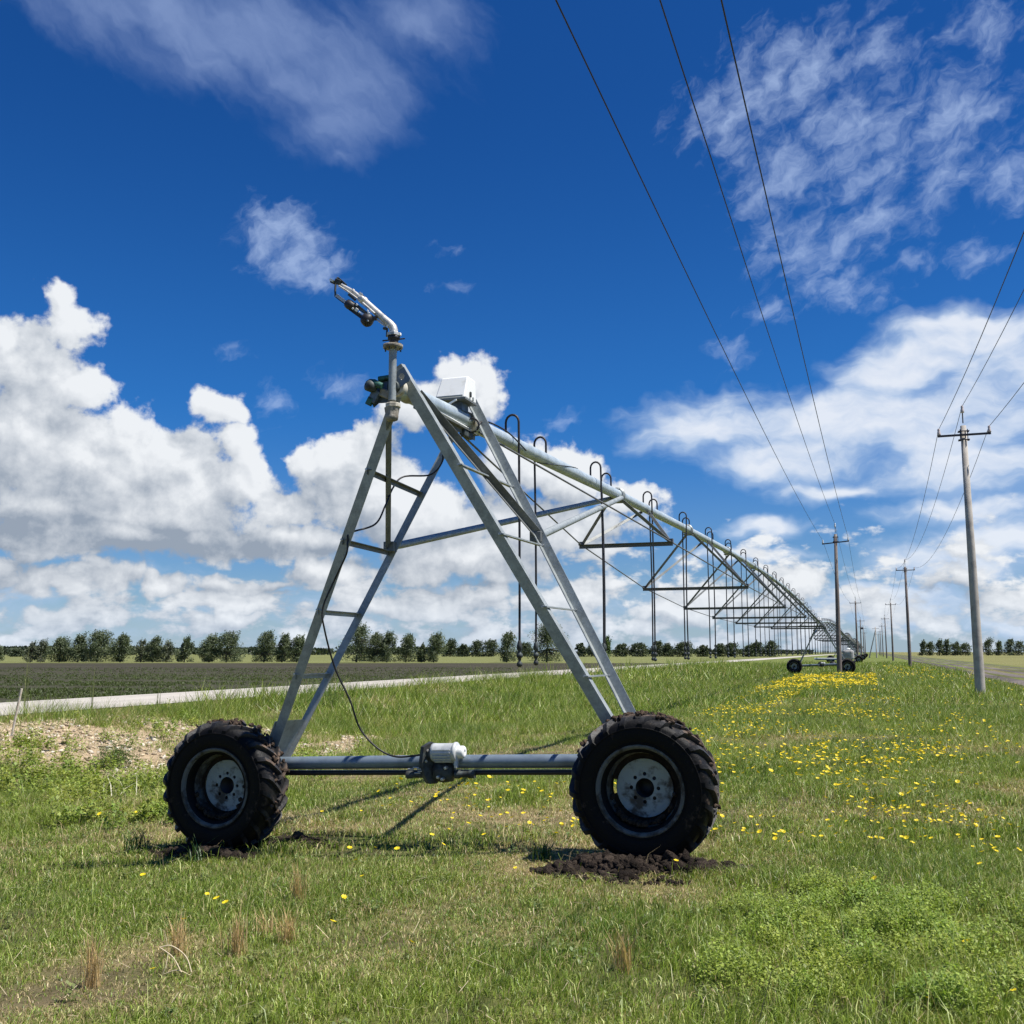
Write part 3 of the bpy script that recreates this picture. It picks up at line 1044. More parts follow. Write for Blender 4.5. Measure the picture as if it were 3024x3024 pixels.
tower_parts = []                             # what each further tower repeats


def part(mb, name, keep=True, parent=machine, loc=None):
    o = mb.build(name, parent, loc)
    if keep:
        tower_parts.append(o)
    return o


tower_parts.append(make_wheel(machine, (1.93, 0, .585), 0.1, 1))
tower_parts.append(make_wheel(machine, (-1.93, 0, .445), 0.23, 2))

# ---- legs: steel angles ---------------------------------------------------
LF0, LF1 = Vector((-1.72, .23, .57)), Vector((-.055, -.55, 3.81))
RF0, RF1 = Vector((1.86, .27, .70)), Vector((.03, -.56, 4.06))
LR0, LR1 = Vector((-1.64, .39, .58)), Vector((-.12, 1.06, 3.95))
RR0, RR1 = Vector((1.90, .42, .74)), Vector((.02, 1.04, 4.08))


def at(a, b, z):
    return a + (b - a) * ((z - a.z) / (b.z - a.z))


def leg(p0, p1, w, sx, sy):
    mb = MB()
    x = Vector((1, 0, 0))
    mb.angle(p0, p1, w, .009, M_STEEL, (0, -1, 0), sx, sy)
    for z in (1.45, 2.02, 2.62, 3.2):
        c = at(p0, p1, z)
        mb.lathe(c + Vector((sx * .02, -.012, .0)), (0, -1, 0), [(.011, 0), (.011, .016), (0, .017)], M_BOLT, 6, False)
    part(mb, 'leg')


leg(LF0, LF1, .095, 1, -1)
leg(RF0, RF1, .095, -1, -1)
leg(LR0, LR1, .075, 1, -1)
leg(RR0, RR1, .085, 1, 1)

# gusset plates where each pair meets over the gearbox
for (f, r, s) in ((LF0, LR0, 1), (RF0, RR0, -1)):
    mb = MB()
    a, b_ = at(f, LF1 if s > 0 else RF1, 1.02), at(r, LR1 if s > 0 else RR1, 1.02)
    lo = (f + r) / 2 - Vector((s * .10, 0, .06))
    vs = [a + Vector((-s * .02, 0, 0)), b_ + Vector((s * .03, 0, 0)), r + Vector((s * .02, 0, 0)), lo + Vector((s * .05, 0, -.05)), f + Vector((-s * .03, 0, 0))]
    off = Vector((s * .006, -.004, 0))
    n_ = len(vs)
    mb.add([v - off for v in vs] + [v + off for v in vs], [tuple(range(n_)), tuple(range(n_, 2 * n_))[::-1]] + [(i, i + n_, (i + 1) % n_ + n_, (i + 1) % n_) for i in range(n_)], M_STEEL)
    part(mb, 'gusset_plate')

# ladder rungs on the left pair, light ties on the right pair
for z in (3.2, 2.62, 2.02, 1.45):
    mb = MB()
    a, b_ = at(LF0, LF1, z), at(LR0, LR1, z)
    e = (b_ - a).normalized() * .05
    mb.angle(a + Vector((.02, 0, 0)) - e * .3, b_ + e, .042, .007, M_STEEL2 if z > 2.3 else M_STEEL, (0, 0, 1), 1, -1)
    part(mb, 'ladder_rung')
    mb = MB()
    a, b_ = at(RF0, RF1, z), at(RR0, RR1, z)
    e = (b_ - a).normalized() * .05
    mb.bar(a - e * .6, b_, .04, .012, M_STEEL)
    part(mb, 'tie_bar')

# diagonals from the front of the pipe down to the middle of the rear legs
LM, RM = at(LR0, LR1, 2.66), at(RR0, RR1, 2.70)
for e, top, w_ in ((LM, Vector((-.03, -.60, 3.66)), .062), (RM, Vector((.10, -.42, 3.82)), .070)):
    mb = MB()
    mb.angle(e, top, w_, .008, M_STEEL2, (0, -1, 0), -1 if e.x < 0 else 1, 1)
    part(mb, 'diagonal_brace')
# tubes from there out to the pipe
for e in (LM, RM):
    mb = MB()
    q = Vector((math.copysign(.07, e.x), 7.45, pipe_z(7.45) - .05))
    d = (q - e).normalized()
    mb.tube([e, e + d * .12, e + d * .22, q - d * .15, q], [.03, .034, .038, .038, .03], M_STEEL, 12)
    part(mb, 'pipe_brace')
    mb = MB()
    mb.box(e + Vector((0, -.01, 0)), (.11, .09, .10), M_STEEL2, None, .008)
    part(mb, 'bracket')

# ---- base beam, drive shaft, motor ------------------------------------------
mb = MB()
mb.tube([(-1.80, .30, .617), (-.1, .30, .690), (1.80, .30, .762)], .058, M_BEAM, 24)
part(mb, 'base_beam')
mb = MB()
mb.tube([(-1.78, .265, .535), (.0, .265, .606), (1.78, .265, .674)], .023, M_BLACK, 10)
mb.bar((-1.78, .245, .560), (1.78, .245, .698), .01, .006, M_STEEL)
part(mb, 'drive_shaft')
for (x, z) in ((-1.90, .46), (1.92, .60)):
    mb = MB()
    mb.box((x, .30, z + .05), (.22, .20, .28), M_CAST, None, .03)
    mb.lathe((x, .0, z), (0, 1, 0), [(.09, .18), (.12, .19), (.15, .20), (.16, .24), (.16, .36), (.10, .40)], M_CAST, 24)
    part(mb, 'gearbox')

drive = empty('drive_motor', (0, 0, 0), machine)
tower_parts.append(drive)
ax = Vector((1, 0, .035)).normalized()
cm = Vector((.025, .20, .785))
mb = MB()
mb.lathe(cm, ax, [(.060, 0), (.076, .006), (.078, .03), (.076, .05), (.076, .20), (.078, .205), (.086, .21), (.086, .228), (.078, .236), (.0, .238)], M_MOTOR, 28)
for k in range(20):
    t = 2 * PI * k / 20
    x_, y_, d_ = frame(ax)
    o_ = x_ * math.cos(t) + y_ * math.sin(t)
    if o_.z > .55:
        continue
    mb.bar(cm + o_ * .078 + ax * .03, cm + o_ * .078 + ax * .195, .007, .022, M_MOTOR, o_)
mb.build('motor_body', drive)
mb = MB()
mb.lathe(cm + ax * .236, ax, [(.052, 0), (.054, .05), (.046, .064), (.012, .068), (.010, .060), (0, .060)], M_WHITE, 24)
mb.box(cm + ax * .232 + Vector((0, -.025, -.075)), (.03, .05, .12), M_MOTOR, None, .012)
mb.build('end_cap', drive)
mb = MB()
outer = [(-.105, .16), (-.02, .20), (.07, .15), (.10, .02), (.085, -.10), (.03, -.155), (-.05, -.155), (-.095, -.08), (-.12, .03)]
R = Matrix.Rotation(math.radians(52), 3, 'Z')
cg = Vector((.01, .24, .672))
vs = [(a, -.03, b) for a, b in outer] + [(a, .03, b) for a, b in outer]
n_ = len(outer)
mb.add([cg + R @ Vector(v) for v in vs], [tuple(range(n_)), tuple(range(n_, 2 * n_))[::-1]] + [(i, i + n_, (i + 1) % n_ + n_, (i + 1) % n_) for i in range(n_)], M_CAST)
mb.lathe(cg + Vector((.03, .02, -.05)), (1, 0, 0), [(.03, -.03), (.085, 0), (.10, .07), (.085, .15), (.04, .17)], M_CAST, 20)
mb.lathe(cg + Vector((.04, -.02, .10)), (1, 0, .03), [(.05, -.06), (.07, -.04), (.07, .06)], M_CAST, 18)
for (a, b) in ((-.07, .13), (.0, .165), (.055, .11), (-.085, .04), (.08, .0), (.06, -.09)):
    mb.lathe(cg + R @ Vector((a, -.03, b)), R @ Vector((0, -1, 0)), [(.012, -.004), (.012, .012), (0, .013)], M_BOLT, 6, False)
for (a, b) in ((.09, -.09), (.13, -.105), (.16, -.01)):
    mb.lathe(cg + Vector((a, -.085, b)), (0, -1, 0), [(.015, -.02), (.015, 0), (.013, .02), (0, .022)], M_BOLT, 8, False)
mb.build('gear_case', drive)
mb = MB()
for i, (a, b) in enumerate(((-.06, .0), (-.10, .012), (-.055, -.018), (-.15, -.002), (-.085, -.034))):
    mb.tube([cg + Vector((a, -.07, -.03 + b)), cg + Vector((a - .055, -.07, -.032 + b))], .0065, M_BOLT, 6)
mb.lathe(cg + Vector((-.24, -.01, -.09)), (1, 0, .035), [(.034, 0), (.034, .05), (.028, .06), (.028, .16), (.036, .17), (.036, .20)], M_CAST, 14)
mb.build('coupling', drive)
mb = MB()
mb.lathe(cg + Vector((.22, -.01, -.07)), (1, 0, .035), [(.036, 0), (.036, .04), (.028, .05), (.028, .12), (.034, .13), (.034, .18)], M_CAST, 14)
mb.build('coupling', drive)

# ---- control box on the pipe -------------------------------------------------
ctrl = empty('control_box', (0, 0, 0), machine)
tower_parts.append(ctrl)
mb = MB()
bm = bmesh.new()
b0, b1 = 4.045, 4.275
q = [(-.175, .62, b0), (.135, .62, b0), (.135, .93, b0), (-.175, .93, b0), (-.145, .715, b1), (.13, .715, b1), (.13, .92, b1), (-.145, .92, b1)]
bv = [bm.verts.new(p) for p in q]
for f in ((3, 2, 1, 0), (4, 5, 6, 7), (0, 1, 5, 4), (1, 2, 6, 5), (2, 3, 7, 6), (3, 0, 4, 7)):
    bm.faces.new([bv[i] for i in f])
bmesh.ops.bevel(bm, geom=bm.edges[:], offset=.014, segments=3, affect='EDGES', profile=.5)
bm.verts.index_update()
mb.add([v.co.copy() for v in bm.verts], [[v.index for v in f.verts] for f in bm.faces], M_WHITE)
bm.free()
mb.box((-.02, .615, 4.062), (.27, .006, .012), M_STEEL)
mb.box((.140, .83, 4.07), (.010, .02, .035), M_STEEL)
mb.build('cover', ctrl)
mb = MB()
mb.box((-.02, .775, 4.036), (.325, .325, .016), M_STEEL2)
mb.box((.02, .80, 3.99), (.10, .16, .085), M_PLATE)
mb.bar((-.06, .60, 3.965), (.06, .60, 4.02), .016, .012, M_WHITE, (0, 1, 0))
mb.box((.142, .76, 4.10), (.010, .03, .05), M_CAST)
mb.build('mounting_plate', ctrl)

# ---- pipe and what hangs from it, span by span --------------------------------
BAR_Y = [8.4 + 7.0875 * k for k in range(9)]
BAR_W = [.76, 1.18, 1.45, 1.62, 1.66, 1.62, 1.45, 1.18, .76]
BAR_D = [.70, 1.20, 1.52, 1.68, 1.72, 1.68, 1.52, 1.20, .70]
spans_proto = []


def build_span(first):
    made = []
    mb = MB()
    ys = np.linspace(-.56 if first else 0.0, SPAN, 60)
    mb.tube([(0, y, pipe_z(y if y < SPAN - 1e-6 else 0)) for y in ys], .078, M_PIPE, 20)
    made.append(mb.build('span_pipe', machine))
    # flanged joints
    for k in range(10):
        y = 7.45 + 6.6 * k
        if y > SPAN - 4:
            break
        mb = MB()
        z = pipe_z(y)
        mb.lathe((0, y - .03, z), (0, 1, 0), [(.08, 0), (.118, .006), (.118, .026), (.08, .03)], M_STEEL, 16)
        mb.lathe((0, y + .03, z), (0, 1, 0), [(.08, 0), (.118, .004), (.118, .024), (.08, .03)], M_STEEL, 16)
        for q_ in range(8):
            t = q_ * PI / 4 + .3
            c = Vector((.10 * math.cos(t), y - .045, z + .10 * math.sin(t)))
            mb.tube([c, c + Vector((0, .12, 0))], .009, M_BOLT, 6)
        mb.box((0, y + .1, z - .10), (.20, .22, .012), M_STEEL2)
        made.append(mb.build('pipe_flange', machine))
    prev = {-1: Vector((-.10, 1.1, pipe_z(1.1) - .1)), 1: Vector((.10, 1.1, pipe_z(1.1) - .1))}
    for k, (y, w, d) in enumerate(zip(BAR_Y, BAR_W, BAR_D)):
        z = pipe_z(y) - d
        mb = MB()
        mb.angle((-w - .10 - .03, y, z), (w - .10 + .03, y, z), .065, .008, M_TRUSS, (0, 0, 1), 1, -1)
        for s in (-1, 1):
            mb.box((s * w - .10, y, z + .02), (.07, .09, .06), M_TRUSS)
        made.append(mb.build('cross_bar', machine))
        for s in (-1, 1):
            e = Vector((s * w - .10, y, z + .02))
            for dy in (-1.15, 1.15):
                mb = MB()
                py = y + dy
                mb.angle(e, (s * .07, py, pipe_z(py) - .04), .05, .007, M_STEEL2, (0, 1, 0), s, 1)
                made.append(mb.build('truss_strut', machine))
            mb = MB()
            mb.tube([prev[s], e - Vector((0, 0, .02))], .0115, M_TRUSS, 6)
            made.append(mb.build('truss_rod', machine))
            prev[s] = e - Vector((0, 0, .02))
    for s in (-1, 1):
        mb = MB()
        mb.tube([prev[s], (s * .10, SPAN - 1.1, pipe_z(SPAN - 1.1) - .1)], .0115, M_TRUSS, 6)
        made.append(mb.build('truss_rod', machine))
    return made


def drop_pts(y, s, jig):
    z = pipe_z(y)
    x0 = 0.0
    pts = [(x0 - s * .01, y, z + .07), (x0 - s * .01, y, z + .20)]
    for t in np.linspace(0, PI, 9)[1:]:
        pts.append((x0 - s * .01 + s * .075 * (1 - math.cos(t)), y, z + .20 + .085 * math.sin(t)))
    x1 = x0 - s * .01 + s * .15
    L = z + .2 - 1.75
    for q_ in np.linspace(.2, 1, 6):
        pts.append((x1 + jig * math.sin(q_ * 2.4) * .6, y + jig * q_ * .5, z + .2 - L * q_))
    return pts


def build_drop(y, s, rnd, fine):
    jig = rnd.uniform(-.05, .05)
    pts = drop_pts(y, s, jig)
    mb = MB()
    mb.tube(pts, .0135, M_BLACK, 8 if fine else 5)
    o = mb.build('drop_hose', machine)
    b = Vector(pts[-1])
    mb = MB()
    mb.lathe(b, (0, 0, -1), [(.014, -.02), (.022, 0), (.030, .03), (.030, .075), (.018, .085), (.018, .11), (.034, .12), (.034, .155), (.020, .165), (.014, .20), (.030, .215), (.032, .245), (.012, .26), (0, .262)], M_CAST, 12 if fine else 6)
    mb.build('nozzle', o)
    return o


def add_raw_drop(mb, y0, y, s, rnd):
    jig = rnd.uniform(-.05, .05)
    pts = [(a, b + y0, c_) for a, b, c_ in drop_pts(y, s, jig)]
    mb.tube(pts, .0135, M_BLACK, 4, False)
    b = Vector(pts[-1])
    mb.lathe(b, (0, 0, -1), [(.014, -.02), (.030, .03), (.030, .15), (.03, .245), (0, .26)], M_CAST, 5)


rnd = random.Random(5)
span_meshes = build_span(True)
pos = []
y = 2.2
while y < SPAN - 1.5:
    pos += [(y, 1), (y + (1.42 if y < 5 else 1.15), -1)]
    y += 3.63
for (y, s) in pos:
    span_meshes.append(build_drop(y, s, rnd, y < 25))

# more towers and spans: linked copies further down the line
tail = []
for k in range(1, 6):
    for o in tower_parts:
        c = copy_tree(o, machine)
        c.location = o.location + Vector((0, SPAN * k, 0))
        if c.name.startswith('wheel'):
            c.location.z = .56
    if k == 1:
        # the second span shows its parts; its hoses are still countable
        for o in span_meshes:
            if o.name.startswith('span_pipe'):
                c = o.copy()
                COL.objects.link(c)
            else:
                c = copy_tree(o, machine)
            c.parent = machine
            c.location = o.location + Vector((0, SPAN, 0))
far_truss, far_hose, far_pipe = MB(), MB(), MB()
for k in range(2, 5):
    y0 = SPAN * k
    far_pipe.tube([(0, y0 + y, pipe_z(y if y < SPAN - 1e-6 else 0)) for y in np.linspace(0, SPAN, 24)], .078, M_PIPE, 8)
    prev = {-1: None, 1: None}
    for (y, w, d) in zip(BAR_Y, BAR_W, BAR_D):
        z = pipe_z(y) - d
        far_truss.bar((-w - .1, y0 + y, z), (w - .1, y0 + y, z), .06, .06, M_TRUSS)
        for s in (-1, 1):
            e = Vector((s * w - .1, y0 + y, z))
            for dy in (-1.15, 1.15):
                far_truss.bar(e, (s * .07, y0 + y + dy, pipe_z(y + dy)), .045, .045, M_STEEL2)
            if prev[s]:
                far_truss.bar(prev[s], e, .02, .02, M_TRUSS)
            prev[s] = e
    for (y, s) in pos:
        add_raw_drop(far_hose, y0, y, s, rnd)
o = far_pipe.build('span_pipe', machine)
o = far_truss.build('far_truss', machine)
o['kind'] = 'stuff'
o = far_hose.build('far_drop_hoses', machine)
o['kind'] = 'stuff'

# ---- front end: tee, plates, valve, riser -------------------------------------
Kx = lambda cx: .000675 * cx - .4603
Kz = lambda cy: 4.104 - .000675 * cy
mb = MB()
mb.lathe((0, -.34, pipe_z(-.4)), (0, -1, 0), [(.079, 0), (.088, .004), (.088, .03), (.0805, .034), (.0805, .262), (.0805, .27)], M_CREAM, 28)
mb.lathe((0, -.66, pipe_z(-.6)), (0, 1, 0), [(.048, 0), (.052, .004), (.052, .06)], M_CAST, 20)
part(mb, 'pipe_tee', False)
mb = MB()
K = lambda L: [(Kx(a), Kz(b)) for a, b in L]
mb.slab(K([(640, 240), (808, 140), (895, 290), (880, 330), (840, 345), (720, 430), (690, 560), (560, 575), (470, 572), (405, 622), (338, 490), (385, 430), (470, 270)]),
        [K([(778 + 42 * math.cos(t), 262 + 42 * math.sin(t)) for t in np.linspace(0, 2 * PI, 18)[:-1]])], -.625, .010, M_PLATE)
part(mb, 'end_plate', False)
valve = empty('dump_valve', (0, 0, 0), machine)
mb = MB()
mb.tube([(Kx(410), -.70, Kz(345)), (Kx(470), -.71, Kz(350)), (Kx(575), -.70, Kz(395))], [.038, .034, .026], M_GREEN, 14)
mb.tube([(Kx(480), -.64, Kz(275)), (Kx(640), -.63, Kz(262))], .024, M_GREEN, 10)
mb.build('valve_body', valve)
mb = MB()
mb.lathe((Kx(430), -.72, Kz(390)), (-.4, -1, .1), [(.03, -.05), (.048, -.02), (.048, .03), (.02, .045), (0, .046)], M_CAST, 14)
mb.box((Kx(440), -.66, Kz(500)), (.075, .05, .11), M_PLATE, Matrix.Rotation(.5, 3, 'Y'), .008)
mb.box((Kx(385), -.67, Kz(560)), (.05, .04, .07), M_GREEN, Matrix.Rotation(.5, 3, 'Y'), .006)
mb.box((Kx(600), -.655, Kz(480)), (.12, .045, .07), M_TAN, Matrix.Rotation(.4, 3, 'Y'), .01)
mb.build('valve_flange', valve)
mb = MB()
mb.tube([(0, -.66, 3.72), (0, -.66, 4.19)], .033, M_STEEL, 18)
part(mb, 'riser_pipe', False)
mb = MB()
mb.lathe((0.01, -.66, 3.655), (0, 0, 1), [(.055, 0), (.066, .006), (.066, .034), (.05, .042)], M_CREAM, 8, False)
mb.lathe((0.0, -.66, 3.555), (0, 0, 1), [(.030, -.01), (.050, 0), (.056, .03), (.053, .034), (.060, .075), (.064, .10)], M_TAN, 22)
part(mb, 'drain_coupling', False)
# truss angle and bits under the front of the pipe
mb = MB()
mb.angle((.05, -.35, pipe_z(0) - .10), (.03, 1.15, pipe_z(1.1) - .12), .05, .007, M_STEEL2, (0, 0, 1), 1, -1)
mb.box((.04, .35, pipe_z(.3) - .15), (.06, .16, .09), M_CAST, None, .01)
mb.box((.05, .9, pipe_z(.9) - .15), (.05, .22, .08), M_CAST, None, .01)
mb.tube([(.05, .0, pipe_z(0) - .05), (.05, 1.0, pipe_z(1) - .09)], .008, M_WHITE, 6)
part(mb, 'pipe_saddle', False)
mb = MB()
mb.lathe((0, .99, pipe_z(1)), (0, 1, 0), [(.079, 0), (.095, .004), (.095, .10), (.079, .104)], M_CREAM, 20)
part(mb, 'clamp_ring', False)

# ---- end gun ----------------------------------------------------------------
gun = empty('end_gun', (0, 0, 0), machine)
GY = -.66
G = lambda cx, cy, dy=0.0: Vector(((cx - 1500) * .00045, GY + dy, 4.278 - (cy - 1500) * (.00043 if cy < 1500 else .000405)))
mb = MB()
mb.lathe(G(1500, 1740), (0, 0, 1), [(.036, -.026), (.060, -.022), (.082, -.014), (.084, .014), (.06, .018), (.03, .02)], M_TAN, 30)
for k in range(8):
    t = k * PI / 4
    c_ = G(1500, 1740) + Vector((.068 * math.cos(t), .068 * math.sin(t), -.036))
    mb.tube([c_, c_ + Vector((0, 0, .06))], .007, M_CAST, 6)
mb.build('flange', gun)
mb = MB()
mb.lathe(G(1515, 1660), (0, 0, 1), [(.040, 0), (.036, .018), (.050, .03), (.053, .052), (.040, .060)], M_BLACK, 24)
mb.tube([G(1285, 1588), G(1740, 1594)], .006, M_BLACK, 6)
mb.lathe(G(1510, 1515), (0, 0, 1), [(.064, 0), (.064, .022), (.042, .026), (.038, .04)], M_GUN, 6, False)
mb.box(G(1625, 1490), (.03, .03, .025), M_WHITE, None, .005)
mb.build('swivel', gun)
mb = MB()
ctrl_pts = [(1510, 1455), (1510, 1400), (1490, 1330), (1440, 1270), (1370, 1205), (1200, 1040), (1000, 840), (870, 710)]
mb.tube([G(*p_) for p_ in ctrl_pts], [.036, .035, .035, .034, .033, .031, .029, .027], M_GUN, 18)
mb.lathe(G(870, 715), G(380, 330) - G(870, 715), [(.026, -.03), (.034, -.02), (.034, .02), (.022, .035)], M_GUN, 16)
mb.tube([G(860, 700), G(640, 500), G(390, 335)], [.020, .017, .014], M_GUN, 14)
mb.build('barrel', gun)
mb = MB()
mb.tube([G(372, 372, -.03), G(560, 510, -.03), G(860, 760, -.035), G(1150, 1040, -.035)], .0075, M_GUN, 8)
mb.bar(G(600, 590, -.04), G(740, 720, -.04), .022, .02, M_CAST)
mb.bar(G(880, 810, -.04), G(1060, 960, -.04), .012, .012, M_GUN)
mb.tube([G(1175, 1150, -.02), G(1360, 1312, -.02)], .0075, M_GUN, 8)
mb.tube([G(1375, 1340), G(1368, 1510)], .008, M_CAST, 8)
mb.box(G(1330, 1340), (.03, .03, .02), M_CAST, None, .004)
mb.box(G(1410, 1310, -.02), (.012, .02, .024), M_WHITE)
mb.box(G(640, 470, -.0), (.02, .02, .016), M_WHITE)
mb.box(G(800, 580, -.0), (.026, .024, .030), M_WHITE, Matrix.Rotation(.7, 3, 'Y'))
mb.box(G(860, 650, -.01), (.03, .03, .03), M_BLACK, Matrix.Rotation(.7, 3, 'Y'), .006)
mb.lathe(G(860, 710, -.035), (0, -1, 0), [(.03, -.01), (.03, .012), (.012, .016), (0, .016)], M_GUN, 16)
mb.build('linkage_rod', gun)
mb = MB()
mb.box(G(320, 265), (.055, .05, .045), M_CAST, Matrix.Rotation(.45, 3, 'Y'), .008)
mb.box(G(205, 232, -.01), (.036, .04, .018), M_WHITE, Matrix.Rotation(.55, 3, 'Y'))
mb.bar(G(160, 245), G(260, 300), .03, .012, M_BLACK)
mb.bar(G(315, 180, .01), G(470, 330, .01), .032, .016, M_CAST)
mb.tube([G(300, 165), G(330, 240)], .008, M_BLACK, 6)
mb.build('deflector', gun)
mb = MB()
mb.tube([G(290, 320, -.02), G(296, 460, -.03), G(304, 590, -.03)], .009, M_CAST, 8)
mb.bar(G(330, 575, -.03), G(550, 760, -.03), .03, .030, M_GUN)
mb.bar(G(318, 608, -.03), G(532, 786, -.03), .03, .007, M_BLACK)
mb.lathe(G(560, 760, -.03), G(700, 860) - G(560, 760), [(.015, -.01), (.038, .0), (.042, .03), (.036, .075), (.02, .085)], M_BLACK, 12)
mb.bar(G(600, 880, -.03), G(930, 1150, -.03), .02, .016, M_BLACK)
mb.bar(G(720, 800, -.03), G(1010, 1050, -.03), .018, .030, M_CAST)
mb.bar(G(700, 930, -.032), G(920, 1110, -.032), .012, .026, M_CAST)
mb.build('drive_arm', gun)
mb = MB()
mb.lathe(G(930, 1110, -.03), G(1080, 1210) - G(930, 1110), [(.02, -.02), (.046, -.005), (.056, .02), (.058, .05), (.045, .07), (.02, .078)], M_BLACK, 16)
mb.bar(G(1050, 1130, -.03), G(1180, 1130, -.02), .03, .03, M_BLACK)
mb.box(G(1062, 1210, -.08), (.012, .012, .012), M_BOLT)
mb.build('counterweight', gun)
mb = MB()
for (a, b_, s_) in ((712, 905, .018), (790, 940, .030), (855, 1000, .014), (795, 835, .018), (1025, 985, .014), (1045, 1035, .020)):
    mb.box(G(a, b_, -.055), (s_, .012, s_ * .9), M_WHITE, Matrix.Rotation(.7, 3, 'Y'), .003)
mb.bar(G(880, 1010, -.055), G(955, 1075, -.055), .008, .008, M_WHITE)
mb.build('spring_bracket', gun)

# ---- cables ------------------------------------------------------------------
def spline(pts, n=8):
    pts = [Vector(p_) for p_ in pts]
    P_ = [pts[0] * 2 - pts[1]] + pts + [pts[-1] * 2 - pts[-2]]
    out_ = []
    for i in range(1, len(P_) - 2):
        a, b, c_, d = P_[i - 1:i + 3]
        for k in range(n):
            t = k / n
            out_.append(.5 * ((2 * b) + (c_ - a) * t + (2 * a - 5 * b + 4 * c_ - d) * t * t + (3 * b - a - 3 * c_ + d) * t ** 3))
    return out_ + [pts[-1]]


mb = MB()
mb.tube(spline([(-.1, .95, 3.80), (-0.17, 0.85, 3.62), (-0.17, 0.8, 3.46), (-0.27, 0.75, 3.34), (-0.43, 0.5, 3.29), (-0.44, 0.3, 3.16), (-0.42, 0.1, 2.96), (-0.47, 0.0, 2.78), (-0.58, -0.25, 2.68), (-0.59, -0.28, 2.6), (-0.6, -0.28, 2.49), (-0.74, -0.22, 2.28), (-0.84, -0.24, 2.03), (-0.84, -0.2, 1.84), (-0.84, 0.0, 1.51), (-0.74, 0.1, 1.23), (-0.66, 0.16, 0.97), (-0.50, .20, 0.80), (-0.33, .21, 0.735), (-0.12, .19, 0.755), (-.02, .20, .77)]), .0085, M_BLACK, 8)
part(mb, 'power_cable', False)
mb = MB()
c_ = Vector((.10, .93, 3.83))
mb.tube(spline([(-.02, .80, 3.86), (-.03, .75, 3.74), (.02, .78, 3.70), (.07, .9, 3.76)] + [c_ + Vector((.075 * math.cos(t), -.03, .068 * math.sin(t))) for t in np.linspace(-2.6, 5.5, 16)] + [(.17, 1.05, 3.90), (.22, 1.6, 3.90), (.09, 2.6, pipe_z(2.6) - .05)], 5), .0085, M_BLACK, 8)
part(mb, 'cable_loop', False)
mb = MB()
mb.tube(spline([(.0, 3.3, pipe_z(3.3) - .085), (.08, 3.8, pipe_z(3.8) - .045), (.07, 4.6, pipe_z(4.6) + .04), (.03, 5.0, pipe_z(5) + .075)], 6), .006, M_CAST, 6)
part(mb, 'cable_tie', False)


# ================================================================= POWER LINES
def power_pole(u, v, H, arm_z, m, seed, label, far=False, pin=M_PORC, lean=(0, 0), arm_tilt=0.0, switch=False):
    z0 = float(terrain(u, v))
    p_ = empty('power_pole', (u, v, z0))
    tag(p_, label, 'power pole', 'concrete power poles in two rows')
    mb = MB()
    n = 6 if far else 14
    mb.lathe((0, 0, -.3), (lean[0], lean[1], 1), [(.185, 0), (.180, .3), (.172, 1.95), (.170, 2.0), (.142, H * .55), (.105, H + .1), (.0, H + .11)], m, n)
    mb.build('pole_shaft', p_)
    top = Vector((lean[0] * H, lean[1] * H, 0))
    at_ = Vector((lean[0] * arm_z, lean[1] * arm_z, 0))
    w = .93
    mb = MB()
    dz = w * arm_tilt
    mb.angle(at_ + Vector((-w, -.14, arm_z - dz)), at_ + Vector((w, -.14, arm_z + dz)), .085, .012, M_ARM, (0, 0, 1), 1, 1)
    mb.build('cross_arm', p_)
    for sx in (-1, 1):
        mb = MB()
        b = at_ + Vector((sx * (w - .05), -.12, arm_z + sx * dz))
        mb.tube([b, b + Vector((0, 0, .10))], .014, M_ARM, 6)
        mb.lathe(b + Vector((0, 0, .08)), (0, 0, 1), [(.03, 0), (.072, .02), (.060, .06), (.066, .10), (.045, .14), (.05, .19), (.045, .24), (.02, .27), (0, .27)], pin, 8 if far else 14)
        mb.build('insulator', p_)
    mb = MB()
    b = top + Vector((0, 0, H - .1))
    mb.tube([b, b + Vector((0, 0, .42))], .022, M_ARM, 6)
    mb.lathe(b + Vector((0, 0, .40)), (0, 0, 1), [(.03, 0), (.072, .02), (.062, .07), (.066, .12), (.045, .16), (.05, .21), (.045, .26), (.02, .30), (0, .30)], pin, 8 if far else 14)
    mb.build('insulator', p_)
    if not far:
        mb = MB()
        for z in (H - .75, H - .42):
            mb.bar(top + Vector((-.20, -.10, z)), top + Vector((.20, -.10, z)), .05, .035, M_ARM)
            mb.bar(top + Vector((-.20, .10, z)), top + Vector((.20, .10, z)), .05, .035, M_ARM)
        mb.bar(top + Vector((-.13, -.12, H - .8)), top + Vector((-.13, -.12, H - .35)), .03, .02, M_ARM)
        mb.bar(top + Vector((.13, -.12, H - .8)), top + Vector((.13, -.12, H - .35)), .03, .02, M_ARM)
        mb.build('top_clamp', p_)
    if switch:
        mb = MB()
        mb.box((.35, -.2, H - 2.3), (.55, .35, .45), M_ARM, None, .05)
        mb.bar((-.5, -.16, H - 1.95), (.6, -.16, H - 1.95), .07, .07, M_ARM)
        mb.build('switch_box', p_)
    pts = [at_ + Vector((-(w - .05), -.12, arm_z - dz + .31)), top + Vector((0, 0, H + .56)), at_ + Vector((w - .05, -.12, arm_z + dz + .31))]
    return [Vector((u, v, z0)) + q_ for q_ in pts]


